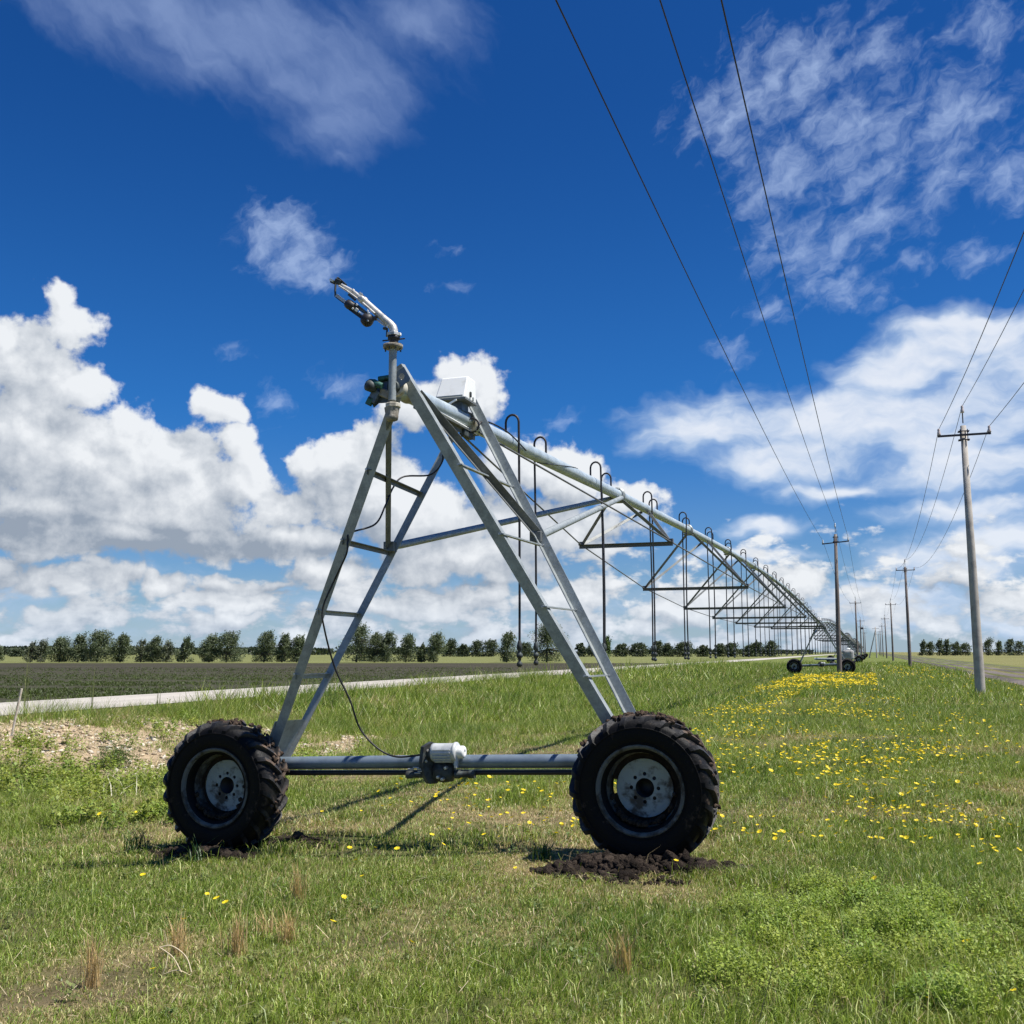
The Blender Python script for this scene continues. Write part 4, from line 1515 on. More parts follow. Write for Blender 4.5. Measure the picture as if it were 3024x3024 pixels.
def conductors(posts, u, v_back, z_back, sag, labels):
    for i in range(3):
        mb = MB()
        chain = [Vector((u + (i - 1) * .88, v_back, z_back + (.7 if i == 1 else 0)))] + [q_[i] for q_ in posts]
        pts = []
        for a, b in zip(chain[:-1], chain[1:]):
            n = 26 if a.y < 60 else 10
            for k in range(n):
                t = k / n
                p_ = a.lerp(b, t)
                p_.z -= 4 * sag * t * (1 - t)
                pts.append(p_)
        pts.append(chain[-1])
        # only the stretch in front of the photographer
        pts = [p_ for p_ in pts if p_.y > 1.0]
        mb.tube(pts, .0105, M_WIRE, 6)
        o = mb.build('power_line', None)
        tag(o, labels[i], 'power line', 'overhead conductors on the pole rows')


NTH = ['nearest', 'second', 'third', 'fourth', 'fifth', 'sixth', 'seventh', 'eighth']
posts = []
for k, (v, H) in enumerate(((41.8, 10.35), (115, 10.7), (204, 10.9), (288, 10.8), (374, 10.9), (458, 10.6), (540, 10.6))):
    lab = ('tall grey concrete power pole nearest of all, rising beside the brown dirt track' if k == 0 else
           NTH[k] + ' concrete power pole of the right hand row along the dirt track')
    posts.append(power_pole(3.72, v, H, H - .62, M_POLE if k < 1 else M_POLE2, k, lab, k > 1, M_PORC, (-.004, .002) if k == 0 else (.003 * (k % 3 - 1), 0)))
conductors(posts, 3.72, -38, 10.2, 1.55, [
    'left conductor of the right hand pole row, reaching the right picture edge highest',
    'middle conductor on the pole tops of the right hand pole row',
    'right conductor of the right hand pole row, reaching the right picture edge lowest'])
posts = []
for k, (v, H) in enumerate(((77.5, 10.3), (181, 10.3), (255, 9.4), (345, 9.6), (430, 9.6))):
    lab = ('backlit concrete power pole standing in front of the second wheeled tower' if k == 0 else
           NTH[k] + ' concrete power pole of the left hand row beside the irrigation pipe')
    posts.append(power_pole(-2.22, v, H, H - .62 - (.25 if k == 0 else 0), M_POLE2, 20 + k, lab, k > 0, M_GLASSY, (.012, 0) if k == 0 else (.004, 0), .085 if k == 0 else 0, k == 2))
conductors(posts, -2.2, -25, 9.9, 0.95, [
    'left conductor of the left hand pole row, crossing the top edge nearest the middle',
    'middle conductor of the left hand pole row, over the pole tops',
    'right conductor of the left hand pole row, crossing the top edge furthest right'])

# braced pole far down the strip
def braced_pole():
    u, v = 1.3, 300
    p_ = empty('braced_pole', (u, v, float(terrain(u, v))))
    tag(p_, 'pale far power pole propped by a slanting strut, between the pole rows', 'power pole')
    mb = MB()
    mb.lathe((0, 0, -.2), (0, 0, 1), [(.18, 0), (.12, 8.6), (0, 8.61)], M_POLE, 8)
    mb.build('pole_shaft', p_)
    mb = MB()
    mb.tube([(-2.0, -.1, -.2), (-.05, -.1, 7.4)], [.16, .11], M_POLE, 8)
    mb.build('strut', p_)
    mb = MB()
    mb.bar((-.9, 0, 7.9), (.9, 0, 7.9), .1, .1, M_ARM)
    mb.build('cross_arm', p_)


braced_pole()


# ================================================================= VEHICLES BEYOND THE TOWERS
def trailer():
    t = empty('flatbed_trailer', (-4.6, 117, float(terrain(-4.6, 117))))
    tag(t, 'low white flatbed trailer parked behind the second tower of the irrigation machine', 'trailer')
    mb = MB()
    mb.box((0, 0, 1.02), (2.6, 1.6, .16), M_WHITE, None, .03)
    mb.box((0, -.79, .92), (2.3, .05, .08), M_CAST)
    mb.build('deck', t)
    for x in (-.6, .6):
        for yy in (-.75, .75):
            mb = MB()
            mb.lathe((x, yy - .1, .36), (0, 1, 0), [(.12, .0), (.22, -.01), (.35, .02), (.36, .1), (.35, .18), (.22, .2)], M_BLACK, 18)
            mb.build('wheel', t)
    mb = MB()
    mb.bar((1.3, 0, .9), (2.5, 0, .6), .1, .1, M_STEEL2)
    mb.build('drawbar', t)


def tanker():
    t = empty('water_tank_trailer', (-2.75, 136, float(terrain(-2.75, 136))))
    tag(t, 'pale grey rounded tank on a trailer in front of the third tower', 'tank trailer')
    mb = MB()
    mb.box((0, 0, 1.25), (1.35, 2.6, 1.25), M_TANK, None, .28)
    mb.lathe((0, -.5, 1.95), (0, 0, 1), [(.28, 0), (.28, .08), (.2, .12), (0, .13)], M_WHITE, 16)
    mb.build('tank', t)
    mb = MB()
    mb.box((0, 0, .46), (1.6, 2.9, .12), M_CAST, None, .02)
    mb.bar((-.95, -1.3, .55), (-.95, -1.3, 1.75), .35, .35, M_CAST, (0, 1, 0))
    mb.build('chassis', t)
    for x in (-.72, .72):
        mb = MB()
        mb.lathe((x - .1, 0, .36), (1, 0, 0), [(.12, .0), (.22, -.01), (.35, .02), (.36, .1), (.35, .18), (.22, .2)], M_BLACK, 18)
        mb.build('wheel', t)


trailer()
tanker()


# ================================================================= TREES
def tree(u, v, H, Wd, seed, label, group, n_leaf=1500, leaf=.26, tone=(0.060, 0.082, 0.036), pale=(0.16, 0.19, 0.105), style=0):
    g = np.random.default_rng(seed)
    z0 = float(terrain(u, v))
    t = empty('tree', (u, v, z0))
    tag(t, label, 'tree', group)
    mb = MB()
    lean = .10 * H
    x_, y_ = math.cos(YAW), math.sin(YAW)     # the wind blows to the photograph's right
    stem = [(0, 0, -.2), (.02 * H, .01 * H, .3 * H), (.05 * H * x_, .05 * H * y_, .62 * H), (.09 * H * x_, .09 * H * y_, .9 * H)]
    mb.tube(stem, [.026 * H, .02 * H, .012 * H, .003 * H], M_BARK, 7)
    nc = int(16 + 6 * Wd)
    C, S = [], []
    for i in range(nc):
        h = .05 + .80 * ((i + g.random()) / nc) ** 1.1
        prof = (1 - max(0, (h - .25) / .75) ** 1.5) * (.75 + .25 * min(1, h / .25))
        rad = Wd / 2 * prof * g.random() ** .6
        a = g.random() * 2 * PI
        off = lean * h ** 1.6
        c_ = np.array([math.cos(a) * rad + off * x_, math.sin(a) * rad + off * y_, h * H])
        C.append(c_)
        S.append(np.array([.11 * Wd, .11 * Wd, .07 * H]) * (.6 + .8 * g.random()))
        k = 1 if h < .4 else 2
        mb.tube([stem[k], tuple(c_ * .7 + np.array(stem[k]) * .3 + np.array([0, 0, -.02 * H])), tuple(c_)], [.012 * H, .008 * H, .003 * H], M_BARK, 4, False)
    # ragged leading shoots, all swept to one side by the wind
    for i in range(int(7 + 3 * Wd)):
        h = .42 + .42 * g.random()
        rad = Wd / 2 * (1 - ((h - .25) / .75) ** 1.5) * g.random() ** .5
        a = g.random() * 2 * PI
        b = np.array([math.cos(a) * rad + lean * h ** 1.6 * x_, math.sin(a) * rad + lean * h ** 1.6 * y_, h * H])
        L_ = min(.30, 1.02 - h) * H * (.5 + .6 * g.random())
        sw = .18 + .30 * g.random()
        for q_ in range(5):
            f_ = q_ / 4
            C.append(b + np.array([x_ * sw, y_ * sw, 1.0]) * L_ * f_)
            S.append(np.array([.055 * Wd, .055 * Wd, .035 * H]) * (1.15 - .85 * f_))
    C, S = np.array(C), np.array(S)
    mb.build('trunk', t)
    pr = (S[:, 0] * S[:, 2]) ** .9
    idx = g.choice(len(C), n_leaf, p=pr / pr.sum())
    Pn = g.normal(size=(n_leaf, 3))
    nr = np.linalg.norm(Pn, axis=1)[:, None]
    Pn = Pn / nr * np.minimum(nr, 1.75)
    pos_ = C[idx] + Pn * S[idx]
    pos_[:, 2] = np.where(pos_[:, 2] < .03 * H, .03 * H + .1 * g.random(n_leaf), pos_[:, 2])
    L = leaf * (.6 + .8 * g.random(n_leaf))
    n1 = g.normal(size=(n_leaf, 3)) + np.array([x_ * .5, y_ * .5, .7])
    n1 /= np.linalg.norm(n1, axis=1)[:, None]
    t1 = np.cross(n1, g.normal(size=(n_leaf, 3)))
    t1 /= np.linalg.norm(t1, axis=1)[:, None]
    t2 = np.cross(n1, t1)
    V = np.stack([pos_ - t1 * L[:, None] * .5, pos_ + t2 * L[:, None] * .32, pos_ + t1 * L[:, None] * .5, pos_ - t2 * L[:, None] * .32], 1).reshape(-1, 3)
    F = np.arange(n_leaf * 4).reshape(-1, 4)
    cl = g.random(len(C))[idx][:, None]
    mixv = np.clip(.15 + .55 * cl + .5 * (g.random((n_leaf, 1)) - .5), 0, 1)
    T = np.array(tone) * (1 - mixv) + np.array(pale) * mixv
    link('crown', np_mesh('crown', V, [F], np.repeat(T, 4, 0), M_LEAF), t)
    return t


NEAR = [(-148.5,145.3,3.3,2.3),(-142.6,147.4,3.8,1.9),(-140.9,148.0,4.3,2.0),(-137.7,149.1,4.7,3.7),(-134.6,150.2,5.2,2.5),(-131.3,151.3,5.9,5.4),(-127.4,152.7,5.2,3.2),(-123.9,153.9,4.3,2.3),(-121.9,154.6,4.8,2.6),(-119.6,155.4,4.2,2.2),(-116.5,156.4,4.8,2.3),(-112.3,157.9,5.2,3.4),(-109.4,158.9,5.8,4.3),(-103.0,161.1,5.7,3.8),(-100.0,162.2,5.5,2.6),(-97.5,163.1,5.1,2.9),(-87.4,166.6,7.1,4.9),(-84.3,167.6,5.8,3.3),(-82.2,168.3,5.7,2.8),(-79.0,169.5,5.2,2.8),(-76.4,170.4,3.5,1.3),(-74.3,171.1,5.7,3.3),(-61.9,175.4,5.5,3.2),(-55.1,177.7,7.5,6.0),(-45.2,181.2,4.9,1.3)]
NL = ['small tree cut by the left picture edge behind the dark field', 'slim tree with a sparse top, first of the leaning pair far left', 'slim tree just right of the first sparse tree far left',
      'rounded single tree between the leaning pair and the broad clump', 'slender tree at the left end of the broad clump', 'broad dark tree in the middle of the largest left clump',
      'tree bending right at the right end of the largest clump', 'thin tree, first of the three loose ones right of the clump', 'middle and tallest of the three loose trees',
      'low thin tree, last of the three loose ones', 'lone narrow tree standing free in a gap of the row', 'wide bushy tree, left half of the double tree', 'tall bushy tree, right half of the double tree',
      'dense tree just left of the slanting left leg', 'upright tree seen through the left leg frame', 'tree partly behind the left leg pair', 'tall dark tree just right of the ladder legs',
      'bushy tree close to the tall dark one by the ladder legs', 'tree right of the bushy pair by the ladder legs', 'oval tree standing alone right of the ladder legs', 'smallest sapling of the tree row, between two oval trees',
      'pointed oval tree right of the small sapling', 'tree behind the first hanging drop hose', 'largest pyramid shaped tree, behind the right front leg', 'thin light green young tree right of the right legs']
for i, (u, v, H, w) in enumerate(NEAR):
    light = i in (1, 2, 7, 9)
    tree(u, v, H, w * 1.22, 100 + i, NL[i], 'trees along the far edge of the dark field', int((1300 if light else 2300) + (600 if light else 1150) * w), .22,
         (0.075, 0.12, 0.04) if i == 24 else (0.062, 0.078, 0.042) if light else (0.050, 0.073, 0.032),
         (0.19, 0.26, 0.10) if i == 24 else (0.20, 0.22, 0.15) if light else (0.19, 0.225, 0.125), 0 if i % 3 else 1)
MID = [(-311.7,315.2,3.4,5.0),(-153.7,370.0,7.2,5.4),(-149.1,371.7,5.1,4.5),(-144.3,373.3,6.5,5.8),(-139.5,375.0,6.7,7.2),(-126.5,379.5,5.5,6.2),(-106.3,386.5,5.5,4.3),(-100.9,388.4,5.9,7.2),(-91.4,391.7,5.3,5.6),(-85.2,393.8,5.5,7.6),(-78.5,396.2,6.3,5.6),(-74.5,397.5,5.5,3.7),(-68.7,399.6,5.9,8.7),(-61.4,402.1,4.6,5.4),(-55.6,404.1,5.1,4.7),(-51.1,405.7,5.7,6.2),(-44.8,407.8,4.6,5.2),(-42.2,408.7,6.3,5.8),(-36.6,410.7,6.5,6.2)]
ORD = ['first', 'second', 'third', 'fourth', 'fifth', 'sixth', 'seventh', 'eighth', 'ninth', 'tenth', 'eleventh', 'twelfth', 'thirteenth', 'fourteenth', 'fifteenth', 'sixteenth', 'seventeenth', 'eighteenth', 'nineteenth']
for i, (u, v, H, w) in enumerate(MID):
    tree(u, v, H, w * 1.15, 200 + i, ORD[i] + ' bushy tree from the left in the more distant belt behind the row', 'trees of the more distant belt', int(1000 + 190 * w), .55, (0.04, 0.058, 0.028), (0.11, 0.135, 0.075))
RIGHT = [(21.9,505.1,7.2,3.4),(25.0,506.2,6.4,4.1),(29.0,507.5,7.7,3.9),(32.0,508.6,7.9,3.6),(35.8,509.9,6.4,4.9),(40.0,511.4,5.9,5.1),(49.9,514.8,8.2,5.8),(54.2,516.3,6.9,3.4),(59.0,518.0,7.7,4.9),(63.0,519.4,6.9,5.8),(68.7,521.3,7.4,6.3)]
for i, (u, v, H, w) in enumerate(RIGHT):
    tree(u, v, H, w * 1.15, 300 + i, ORD[i] + ' tree from the left beyond the yellowish field right of the dirt track', 'trees beyond the right field', 1400, .55, (0.055, 0.078, 0.04), (0.16, 0.19, 0.115))


# far wooded edge: one low dark mass along the horizon
def woodland():
    g = np.random.default_rng(77)
    parts = []
    n = 26000
    lat = g.random(n)
    segs = [(-330, -112, 640, 5.2), (-120, -30, 720, 5.2), (-430, -330, 760, 3.0), (60, 260, 900, 4.0)]
    V = []
    for (x0, x1, d, h) in segs:
        k = int(n * (x1 - x0) / 720)
        x = x0 + (x1 - x0) * g.random(k)
        prof = h * (.45 + .75 * NP(x * .045 + d, x * 0 + d, 1, 4))
        z = prof * g.random(k) ** .7
        dd = d + g.normal(size=k) * 8
        V.append(np.stack([x * math.cos(YAW) - dd * math.sin(YAW), x * math.sin(YAW) + dd * math.cos(YAW), z], 1))
    pos_ = np.concatenate(V)
    k = len(pos_)
    T0 = np.array([[-.5, 0, 0], [0, 0, .45], [.5, 0, 0], [0, 0, -.45]])
    tint = np.array([0.045, 0.062, 0.034]) * (.6 + .8 * g.random((k, 1)))
    v, f, t = scatter(T0, np.array([[0, 1, 2, 3]]), pos_, g.random(k) * 6.28, 1.1 + g.random(k), g.normal(size=k) * .5, tint)
    o = link('distant_woodland', np_mesh('distant_woodland', v, [f], t, M_LEAF))
    tag(o, 'low dark band of distant woodland along the horizon', 'woodland', kind='stuff')


woodland()


# ================================================================= CROP ROWS
def crops():
    g = np.random.default_rng(5)
    leafT = np.array([[0, 0, 0], [.16, .5, .55], [0, 1.0, .75], [-.16, .5, .55]])
    Vs = []
    n = 120000
    d = np.sqrt(g.random(n) * (120 ** 2 - 26 ** 2) + 26 ** 2)
    x = -d * .66 * g.random(n)
    u = x * math.cos(YAW) - d * math.sin(YAW)
    v = x * math.sin(YAW) + d * math.cos(YAW)
    v = np.round(v / .75) * .75 + g.normal(size=n) * .07
    st_ = NP(u * .07 + 5, v * .45 + 5, 1, 4)
    k = (u < -28.4) & (g.random(n) < (.50 - .42 * sstep(d, 40, 95)) * sstep(st_, .34, .58))
    u, v, d = u[k], v[k], d[k]
    n = len(u)
    R_ = []
    tint = np.array([0.075, 0.105, 0.034]) * (.5 + .8 * g.random((n, 1)))
    for j in range(4):
        yaw = g.random(n) * 6.28
        pos_ = np.stack([u + g.normal(size=n) * .05, v + g.normal(size=n) * .03, terrain(u, v) + .02], 1)
        R_.append(scatter(leafT, np.array([[0, 1, 2, 3]]), pos_, yaw, .07 + .08 * g.random(n), g.random(n) * .5 - .1, tint))
    V, F, T = merge(R_)
    o = link('crop_seedlings', np_mesh('crop_seedlings', V, F, T, M_WEED))
    tag(o, 'rows of low green crop seedlings on the dark ploughed field', 'crop', kind='stuff')


crops()


# ================================================================= RUBBLE, SOIL, WEEDS, FLOWERS
def rubble():
    g = np.random.default_rng(15)
    R_ = []
    for s in range(6):
        T0, F0 = clod_template(1, 40 + s, .38)
        n = 6500
        u = -20.5 + 13 * g.random(n)
        v = 8 + 28 * g.random(n)
        k = g.random(n) < in_gravel(u, v) * (NQ(u + 8, v + 3, .7, 2) > .40)
        u, v = u[k], v[k]
        n = len(u)
        sc = .012 + .05 * g.random(n) ** 4
        sc3 = np.stack([sc * (.8 + .6 * g.random(n)), sc * (.8 + .6 * g.random(n)), sc * (.45 + .4 * g.random(n))], 1)
        base = np.array([0.50, 0.40, 0.27]) * (.5 + .7 * g.random((n, 1)))
        wht = (g.random(n) < .22)[:, None]
        base = np.where(wht, np.array([0.62, 0.56, 0.46]), base)
        R_.append(scatter(T0, F0, np.stack([u, v, terrain(u, v) + sc * .25], 1), g.random(n) * 6.28, sc3, g.normal(size=n) * .4, base))
    V, F, T = merge(R_)
    o = link('stone_rubble', np_mesh('stone_rubble', V, F, T, M_STONE))
    tag(o, 'cream and tan stone rubble on the bank behind the left wheel', 'rubble', kind='stuff')


rubble()


def soil(cx, cy, cells, seed, label):
    g = np.random.default_rng(seed)
    R_ = []
    for s in range(5):
        T0, F0 = clod_template(2, 60 + s, .46)
        P_, S_ = [], []
        for (a, b, ra, rb, n, h) in cells:
            n = n * 4
            t = g.random(n) * 6.28
            r = np.sqrt(g.random(n))
            u, v = a + ra * r * np.cos(t), b + rb * r * np.sin(t)
            sc = (.008 + .042 * g.random(n) ** 3) * (1.2 - .5 * r)
            P_.append(np.stack([u, v, terrain(u, v) + h * (1 - r ** 1.5) * g.random(n) + sc * .15], 1))
            S_.append(sc)
        P_, S_ = np.concatenate(P_), np.concatenate(S_)
        n = len(P_)
        S3 = np.stack([S_ * (.8 + .6 * g.random(n)), S_ * (.8 + .6 * g.random(n)), S_ * (.6 + .5 * g.random(n))], 1)
        tint = np.array([0.036, 0.027, 0.021]) * (.4 + 1.2 * g.random((n, 1)))
        R_.append(scatter(T0, F0, P_, g.random(n) * 6.28, S3, g.normal(size=n) * .6, tint))
    V, F, T = merge(R_)
    o = link('churned_soil', np_mesh('churned_soil', V, F, T, M_CLOD))
    tag(o, label, 'soil', kind='stuff')


soil(0, 0, [(-1.95, 7.85, .42, .16, 46, .11), (-1.45, 7.95, .45, .16, 46, .13), (-1.1, 8.15, .25, .14, 12, .03), (-2.25, 7.7, .26, .13, 12, .02), (-1.8, 7.6, .5, .16, 8, .0)], 1,
     'dark churned soil clods heaped against the foot of the right wheel')
soil(0, 0, [(-5.75, 7.9, .40, .12, 30, .06), (-5.3, 7.75, .40, .10, 24, .05), (-4.95, 8.35, .45, .14, 34, .06), (-5.9, 8.1, .4, .2, 16, .0)], 2,
     'dark churned soil clods round the foot of the left wheel')


def leafy(name, spots, label, seed, tint0, h0, nleaf, group=None, kind='stuff', cat='weeds', ls=1.0):
    """low feathery plants: stems with many small leaflets"""
    g = np.random.default_rng(seed)
    T0 = np.array([[0, 0, 0], [.35, .5, .06], [0, 1, -.05], [-.35, .5, .06]])
    R_ = []
    for (u, v, r, h) in spots:
        z = float(terrain(u, v))
        n = nleaf
        a = g.random(n) * 6.28
        q_ = np.sqrt(g.random(n))
        x, y = u + r * q_ * np.cos(a), v + r * q_ * np.sin(a)
        zz = z + h * h0 * (1 - .75 * q_ ** 2) * (.25 + .75 * g.random(n))
        t = np.array(tint0) * (.6 + .8 * g.random((n, 1))) * np.array([1 + .3 * g.random(), 1, 1])
        R_.append(scatter(T0, np.array([[0, 1, 2, 3]]), np.stack([x, y, zz], 1), g.random(n) * 6.28, (.010 + .018 * g.random(n)) * ls, g.normal(size=n) * .5 + .3, t))
        m_ = max(3, n // 22)
        a = g.random(m_) * 6.28
        rr = r * np.sqrt(g.random(m_)) * .8
        st = np.stack([u + rr * np.cos(a), v + rr * np.sin(a), np.full(m_, z)], 1)
        S0 = np.array([[-.0022, 0, 0], [.0022, 0, 0], [.0012, .05, .72], [-.0012, .05, .72]])
        R_.append(scatter(S0, np.array([[0, 1, 2, 3]]), st, g.random(m_) * 6.28, np.stack([np.ones(m_), np.ones(m_) * h, np.ones(m_) * h * h0], 1), None, np.array(tint0)[None] * (.7 + .3 * g.random((m_, 1)))))
    V, F, T = merge(R_)
    o = link(name, np_mesh(name, V, F, T, M_WEED))
    tag(o, label, cat, group, kind)
    return o


g = np.random.default_rng(31)
spots = []
for (u, v, s, n) in ((-.30, 7.5, .42, 7), (.10, 7.1, .40, 8), (.15, 6.5, .46, 10), (-.20, 5.95, .46, 10), (.30, 5.3, .44, 8), (-.40, 6.6, .36, 6), (.75, 7.0, .36, 4), (-.50, 5.25, .36, 5), (.65, 5.9, .34, 4)):
    for _ in range(n):
        spots.append((u + g.normal() * s * .55, v + g.normal() * s * .5, .10 + .15 * g.random(), 1.5 + 1.6 * g.random()))
leafy('leafy_weeds', spots, 'bright green feathery weeds covering the ground in the lower right foreground', 3, (0.225, 0.335, 0.062), .085, 640, ls=.9)
spots = []
for (u, v, s, n) in ((-12.6, 13.2, 1.7, 60), (-10.4, 13.6, 1.6, 50), (-14.2, 15.2, 1.3, 40), (-16.6, 17.2, 1.3, 20), (-8.2, 11.0, 1.3, 34), (-11.0, 16.6, 1.5, 30), (-15.5, 20.5, 2.0, 16), (-17.5, 23, 1.8, 14), (-12.8, 20.5, 1.5, 14)):
    for _ in range(n):
        spots.append((u + g.normal() * s * .6, v + g.normal() * s * .6, .10 + .14 * g.random(), .8 + 1.1 * g.random()))
leafy('coarse_weeds', spots, 'coarse light green weeds growing up to the stone rubble at the left', 4, (0.21, 0.30, 0.06), .24, 130, ls=2.6)
spots = []
for _ in range(420):
    d_ = math.sqrt(g.random() * (15 ** 2 - 4.3 ** 2) + 4.3 ** 2)
    x_ = (g.random() * 2 - 1) * .6 * d_
    u, v = x_ * math.cos(YAW) - d_ * math.sin(YAW), x_ * math.sin(YAW) + d_ * math.cos(YAW)
    if u < 6 and float(in_mud(np.array([u]), np.array([v]))[0]) < .2:
        spots.append((u, v, .03 + .07 * g.random(), .5 + 1.0 * g.random()))
leafy('scattered_weeds', spots, 'small broad leaved weeds scattered through the short grass', 14, (0.15, 0.215, 0.07), .07, 34, ls=1.2)
for (nm, u, v, r, h, lab) in (('weed_bush', -14.0, 16.8, .42, 3.0, 'round dark green bush in the stone rubble behind the left wheel'), ('weed_bush', -17.6, 31.4, .75, 3.6, 'dark green bush by the gravel road behind the left legs'), ('weed_bush', -14.9, 20.9, .35, 2.2, 'small dark bush at the top of the rubble above the left wheel')):
    leafy(nm, [(u + dx, v + dy, r * .75, h * (.8 + .4 * g.random())) for dx, dy in ((0, 0), (r * .4, .1), (-r * .4, .05), (0, -r * .3))], lab, 8 + int(r * 10), (0.085, 0.145, 0.042), .19, 520, 'bushes by the rubble', 'thing', 'bush', 1.8)


def bunch(name, u, v, n, h, spread, tint, w, seed, label, cat, group, m=M_GRASS):
    gg = np.random.default_rng(seed)
    uu = u + gg.normal(size=n) * spread * .3
    vv = v + gg.normal(size=n) * spread * .3
    z = terrain(uu, vv)
    hh = h * (.55 + .6 * gg.random(n))
    a = gg.random(n) * 6.28
    le = spread * (.3 + 1.0 * gg.random(n))
    V, F, T = [], [], []
    for i in range(n):
        b = np.array([uu[i], vv[i], z[i]])
        d = np.array([math.cos(a[i]), math.sin(a[i]), 0])
        s = np.array([-math.sin(a[i]), math.cos(a[i]), 0]) * w / 2
        p1 = b + d * le[i] * .3 + np.array([0, 0, hh[i] * .6])
        p2 = b + d * le[i] + np.array([0, 0, hh[i]])
        k = len(V)
        V += [b - s, b + s, p1 + s, p1 - s, p2]
        F += [(k, k + 1, k + 2, k + 3)]
        T += [np.array(tint) * (.65 + .6 * gg.random())] * 5
    V = np.array(V)
    q_ = np.array(F)
    tri = np.array([(f[3], f[2], f[2] + 2) for f in F])
    o = link(name, np_mesh(name, V, [q_, tri], np.array(T), m))
    tag(o, label, cat, group)


STR = (0.56, 0.40, 0.20)
TUFT = [(-3.75, 6.38, .30, 'tall dry straw tuft below the beam, nearest to the left wheel'), (-3.75, 5.10, .22, 'dry straw tuft directly above the bent straw stalks'), (-3.29, 5.48, .22, 'dry straw tuft right of the middle of the left foreground'),
        (-3.41, 5.15, .25, 'loose greenish dry tuft just above the bent straw stalks, to their right'), (-3.83, 4.50, .27, 'upright dry straw tuft lowest in the left foreground, left of the bent stalks'), (-1.29, 5.47, .21, 'dry tuft standing alone in the middle foreground'), (-3.52, 5.62, .16, 'short dry tuft behind the other straw tufts of the left foreground')]
for i, (u, v, h, lab) in enumerate(TUFT):
    bunch('dry_grass_tuft', u, v, 70 if h > .2 else 40, h, .085, STR, .0036, 50 + i, lab, 'grass tuft', 'dry straw tufts in the foreground')
for i, (u, v, h, n, lab) in enumerate(((-6.4, 8.0, .22, 60, 'rank dark green grass tuft left of the left wheel'), (-2.55, 8.05, .17, 50, 'dark green grass tuft left of the right wheel'), (-5.45, 7.62, .20, 26, 'thin grass tuft in front of the left wheel'))):
    bunch('green_grass_tuft', u, v, n, h, .16, (0.05, 0.10, 0.025), .007, 80 + i, lab, 'grass tuft', 'green tufts by the wheels')


bunch('dry_reed', -10.6, 12.9, 9, .42, .42, (0.66, 0.62, 0.46), .012, 97, 'pale dry reed stalks leaning in the weeds left of the left wheel', 'reeds', None)


# a looped pale straw stalk, a stake and tall stalks by the road
def stalks():
    mb = MB()
    z = float(terrain(-3.5, 4.75))
    B = Vector((-3.5, 4.75, z))
    mb.tube(spline([B + Vector(p_) for p_ in ((.10, 0, .0), (.04, .02, .09), (-.06, .03, .135), (-.13, .02, .125))]), .0035, M_STRAW, 5)
    mb.tube(spline([B + Vector(p_) for p_ in ((-.13, .02, .125), (-.03, 0, .09), (.05, -.03, .03))]), .003, M_STRAW, 5)
    mb.tube(spline([B + Vector(p_) for p_ in ((-.06, .0, .105), (-.055, -.02, .05), (-.07, -.03, .0))]), .0025, M_STRAW, 5)
    mb.tube(spline([B + Vector(p_) for p_ in ((-.06, -.03, .01), (.02, -.02, .035), (.10, 0, .005))]), .003, M_STRAW, 5)
    tag(mb.build('bent_straw', None), 'pale bent straw stalks forming a loop on the left foreground grass', 'straw')
    u, v = -17.8, 18.0
    mb = MB()
    z = float(terrain(u, v))
    mb.tube([(u, v, z - .05), (u + .09, v, z + .45), (u + .20, v, z + 1.02)], [.022, .026, .024], M_STAKE, 8)
    tag(mb.build('wooden_stake', None), 'bleached wooden stake leaning by the gravel road at the far left', 'stake')
    for i, (u, v, h, lab) in enumerate(((-21.0, 21.6, 1.75, 'tall thin weed stalk at the left picture edge by the road'), (-20.4, 23.4, 1.35, 'tall weed stalk right of the wooden stake by the road'), (-19.9, 25.6, .8, 'short weed stalk in front of the gravel road at the left'))):
        bunch('weed_stalk', u, v, 7, h, .10, (0.20, 0.22, 0.09), .012, 90 + i, lab, 'weed', 'tall weeds by the gravel road')
    # scattered fallen straws as part of the ground cover
    gg = np.random.default_rng(19)
    n = 700
    u, v = sector(n, 4, 14)
    k = (u < 6) & (u > -10)
    u, v = u[k], v[k]
    n = len(u)
    S0 = np.array([[-.0018, -.5, 0], [.0018, -.5, 0], [.0018, .5, 0.05], [-.0018, .5, 0.05]])
    sc = .05 + .13 * gg.random(n) ** 2
    V, F, T = scatter(S0, np.array([[0, 1, 2, 3]]), np.stack([u, v, terrain(u, v) + .035], 1), gg.random(n) * 6.28, np.stack([np.ones(n) * 1.2, sc, sc], 1), gg.normal(size=n) * .3, np.array([0.55, 0.46, 0.30]) * (.7 + .5 * gg.random((n, 1))))
    tag(link('fallen_straw', np_mesh('fallen_straw', V, [F], T, M_GRASS)), 'pale fallen straws scattered over the foreground grass', 'straw', kind='stuff')


stalks()


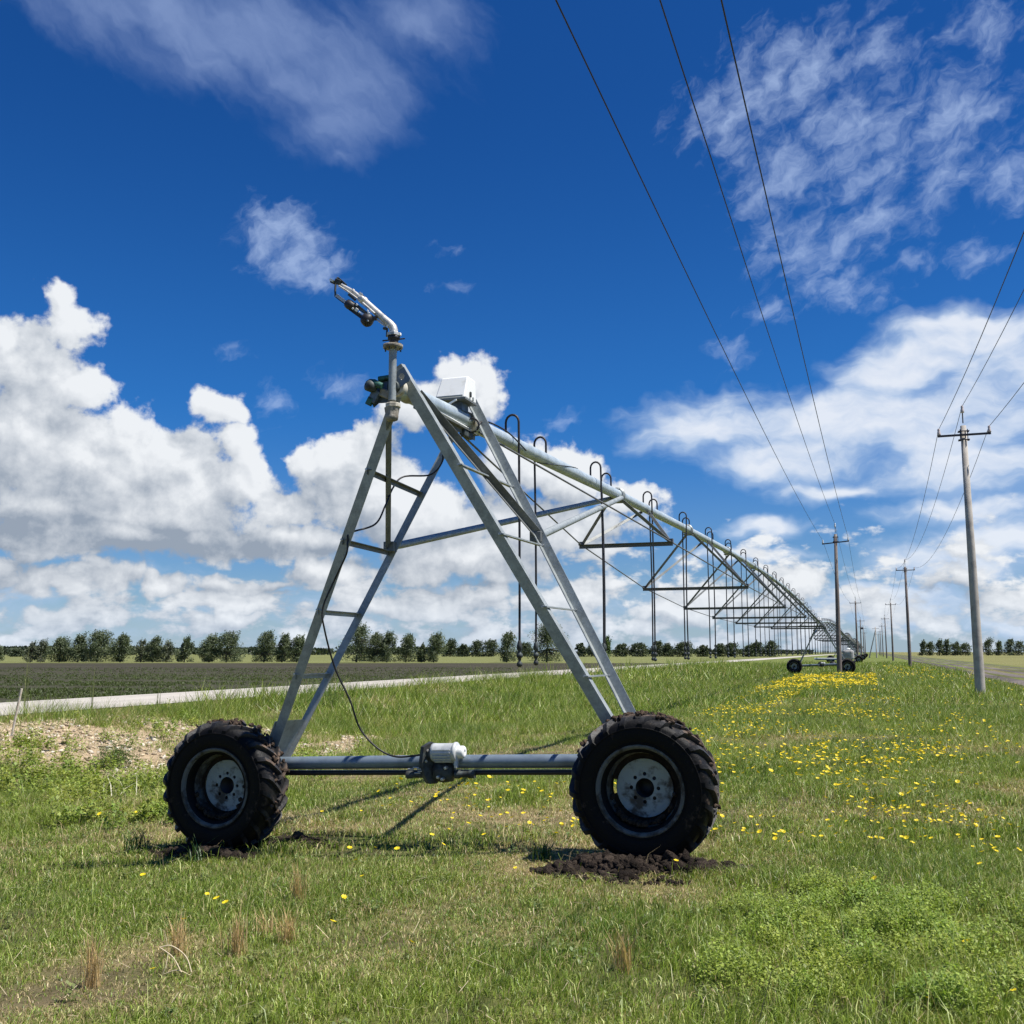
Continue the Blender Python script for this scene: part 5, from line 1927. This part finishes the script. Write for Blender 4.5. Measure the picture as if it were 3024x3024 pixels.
# ---- yellow flowers
def flower_mesh(seed):
    gg = random.Random(seed)
    V, F, T = [], [], []
    n = 6
    for k in range(n):
        a = 2 * PI * k / n + gg.uniform(-.15, .15)
        ca, sa = math.cos(a), math.sin(a)
        for (r, w, z) in ((.003, .004, 0), (.012, .010, .004), (.019, .004, .006)):
            V += [(r * ca - w * sa, r * sa + w * ca, z), (r * ca + w * sa, r * sa - w * ca, z)]
        b = k * 6
        F += [(b, b + 1, b + 3, b + 2), (b + 2, b + 3, b + 5, b + 4)]
    T = [(0.80, 0.62, 0.02)] * len(V)
    b = len(V)
    for k in range(6):
        a = 2 * PI * k / 6
        V.append((.006 * math.cos(a), .006 * math.sin(a), .0065))
        T.append((0.70, 0.45, 0.01))
    F.append(tuple(range(b, b + 6)))
    V, T = np.array(V), np.array(T)
    tl = gg.uniform(-.5, .5)
    R_ = np.array(Matrix.Rotation(tl, 3, 'X') @ Matrix.Rotation(gg.uniform(-.5, .5), 3, 'Y'))
    return V @ R_.T, F, T


FT = [flower_mesh(s) for s in range(4)]
QF = [np.array([f for f in t[1] if len(f) == 4]) for t in FT]


def flower_spots():
    gg = np.random.default_rng(41)
    P_ = []

    def patch(n, u0, u1, v0, v1, clump=0.0):
        u, v = u0 + (u1 - u0) * gg.random(n * 4), v0 + (v1 - v0) * gg.random(n * 4)
        f = NQ(u + 400, v * .6 + 400, 1.1, 3)
        k = np.argsort(-(f + gg.random(n * 4) * (1.1 - clump)))[:n]
        P_.append(np.stack([u[k], v[k]], 1))

    patch(640, -2.3, 1.2, 9.0, 17.5, .3)
    patch(560, -3.4, 2.2, 15, 28, .25)
    patch(130, -5.8, -2.6, 8.6, 12.8, .3)
    patch(20, -4.8, .9, 5.0, 8.6)
    patch(380, -4.3, -2.5, 26, 41, .6)
    patch(1700, -4.6, .2, 41, 72, .75)
    patch(190, -1.6, .8, 27, 36, .6)
    patch(200, 1.0, 4.6, 60, 110, .5)
    patch(110, -3, 6, 25, 60, .2)
    patch(12, -8.5, -5.5, 8, 14)
    a = np.concatenate(P_)
    extra = np.array([(-3.55, 4.62), (-3.0, 5.5), (-.05, 7.55), (.42, 6.35), (.17, 5.15), (-1.9, 5.35), (-4.35, 6.2), (-5.2, 6.6), (-4.95, 6.0)])
    a = np.concatenate([extra, a])
    k = in_mud(a[:, 0], a[:, 1]) < .3
    return a[k]


fs_ = flower_spots()
dist = np.hypot(fs_[:, 0], fs_[:, 1])
lat = np.abs(cam_lat(fs_[:, 0], fs_[:, 1]) / np.maximum(cam_depth(fs_[:, 0], fs_[:, 1]), .1))
order = np.lexsort((dist, lat > .51))
fs_ = fs_[order]
gg = random.Random(3)
fl_me = [np_mesh('yellow_flower', t[0], [q_], t[2], M_PETAL) for t, q_ in zip(FT, QF)]
for i in range(min(300, len(fs_))):
    u, v = fs_[i]
    o = link('yellow_flower', fl_me[i % 4])
    o.location = (u, v, float(terrain(u, v)) + gg.uniform(.07, .15))
    o.rotation_euler = (0, 0, gg.uniform(0, 6.28))
    s = gg.uniform(.7, 1.25)
    o.scale = (s, s, s)
    side = 'right of the right wheel' if u > -1.2 and v > 8.4 else ('in the open foreground grass' if v < 8.4 else 'under and behind the beam between the wheels')
    tag(o, 'small yellow wildflower growing in the meadow grass ' + side, 'flower', 'yellow wildflowers ' + side)
rest = fs_[300:]
R_ = []
rg = np.random.default_rng(6)
for s in range(4):
    q_ = rest[s::4]
    n = len(q_)
    R_.append(scatter(FT[s][0], QF[s], np.stack([q_[:, 0], q_[:, 1], terrain(q_[:, 0], q_[:, 1]) + .10 + .10 * rg.random(n) + .13 * sstep(q_[:, 1], 28, 50)], 1), rg.random(n) * 6.28, (.85 + .75 * rg.random(n)) * (1 + .8 * sstep(q_[:, 1], 26, 60)), None,
                      np.ones((n, 3)), FT[s][2]))
V, F, T = merge(R_)
tag(link('flower_carpet', np_mesh('flower_carpet', V, F, T, M_PETAL)), 'dense drifts of yellow wildflowers in the meadow towards the pole row', 'flowers', kind='stuff')
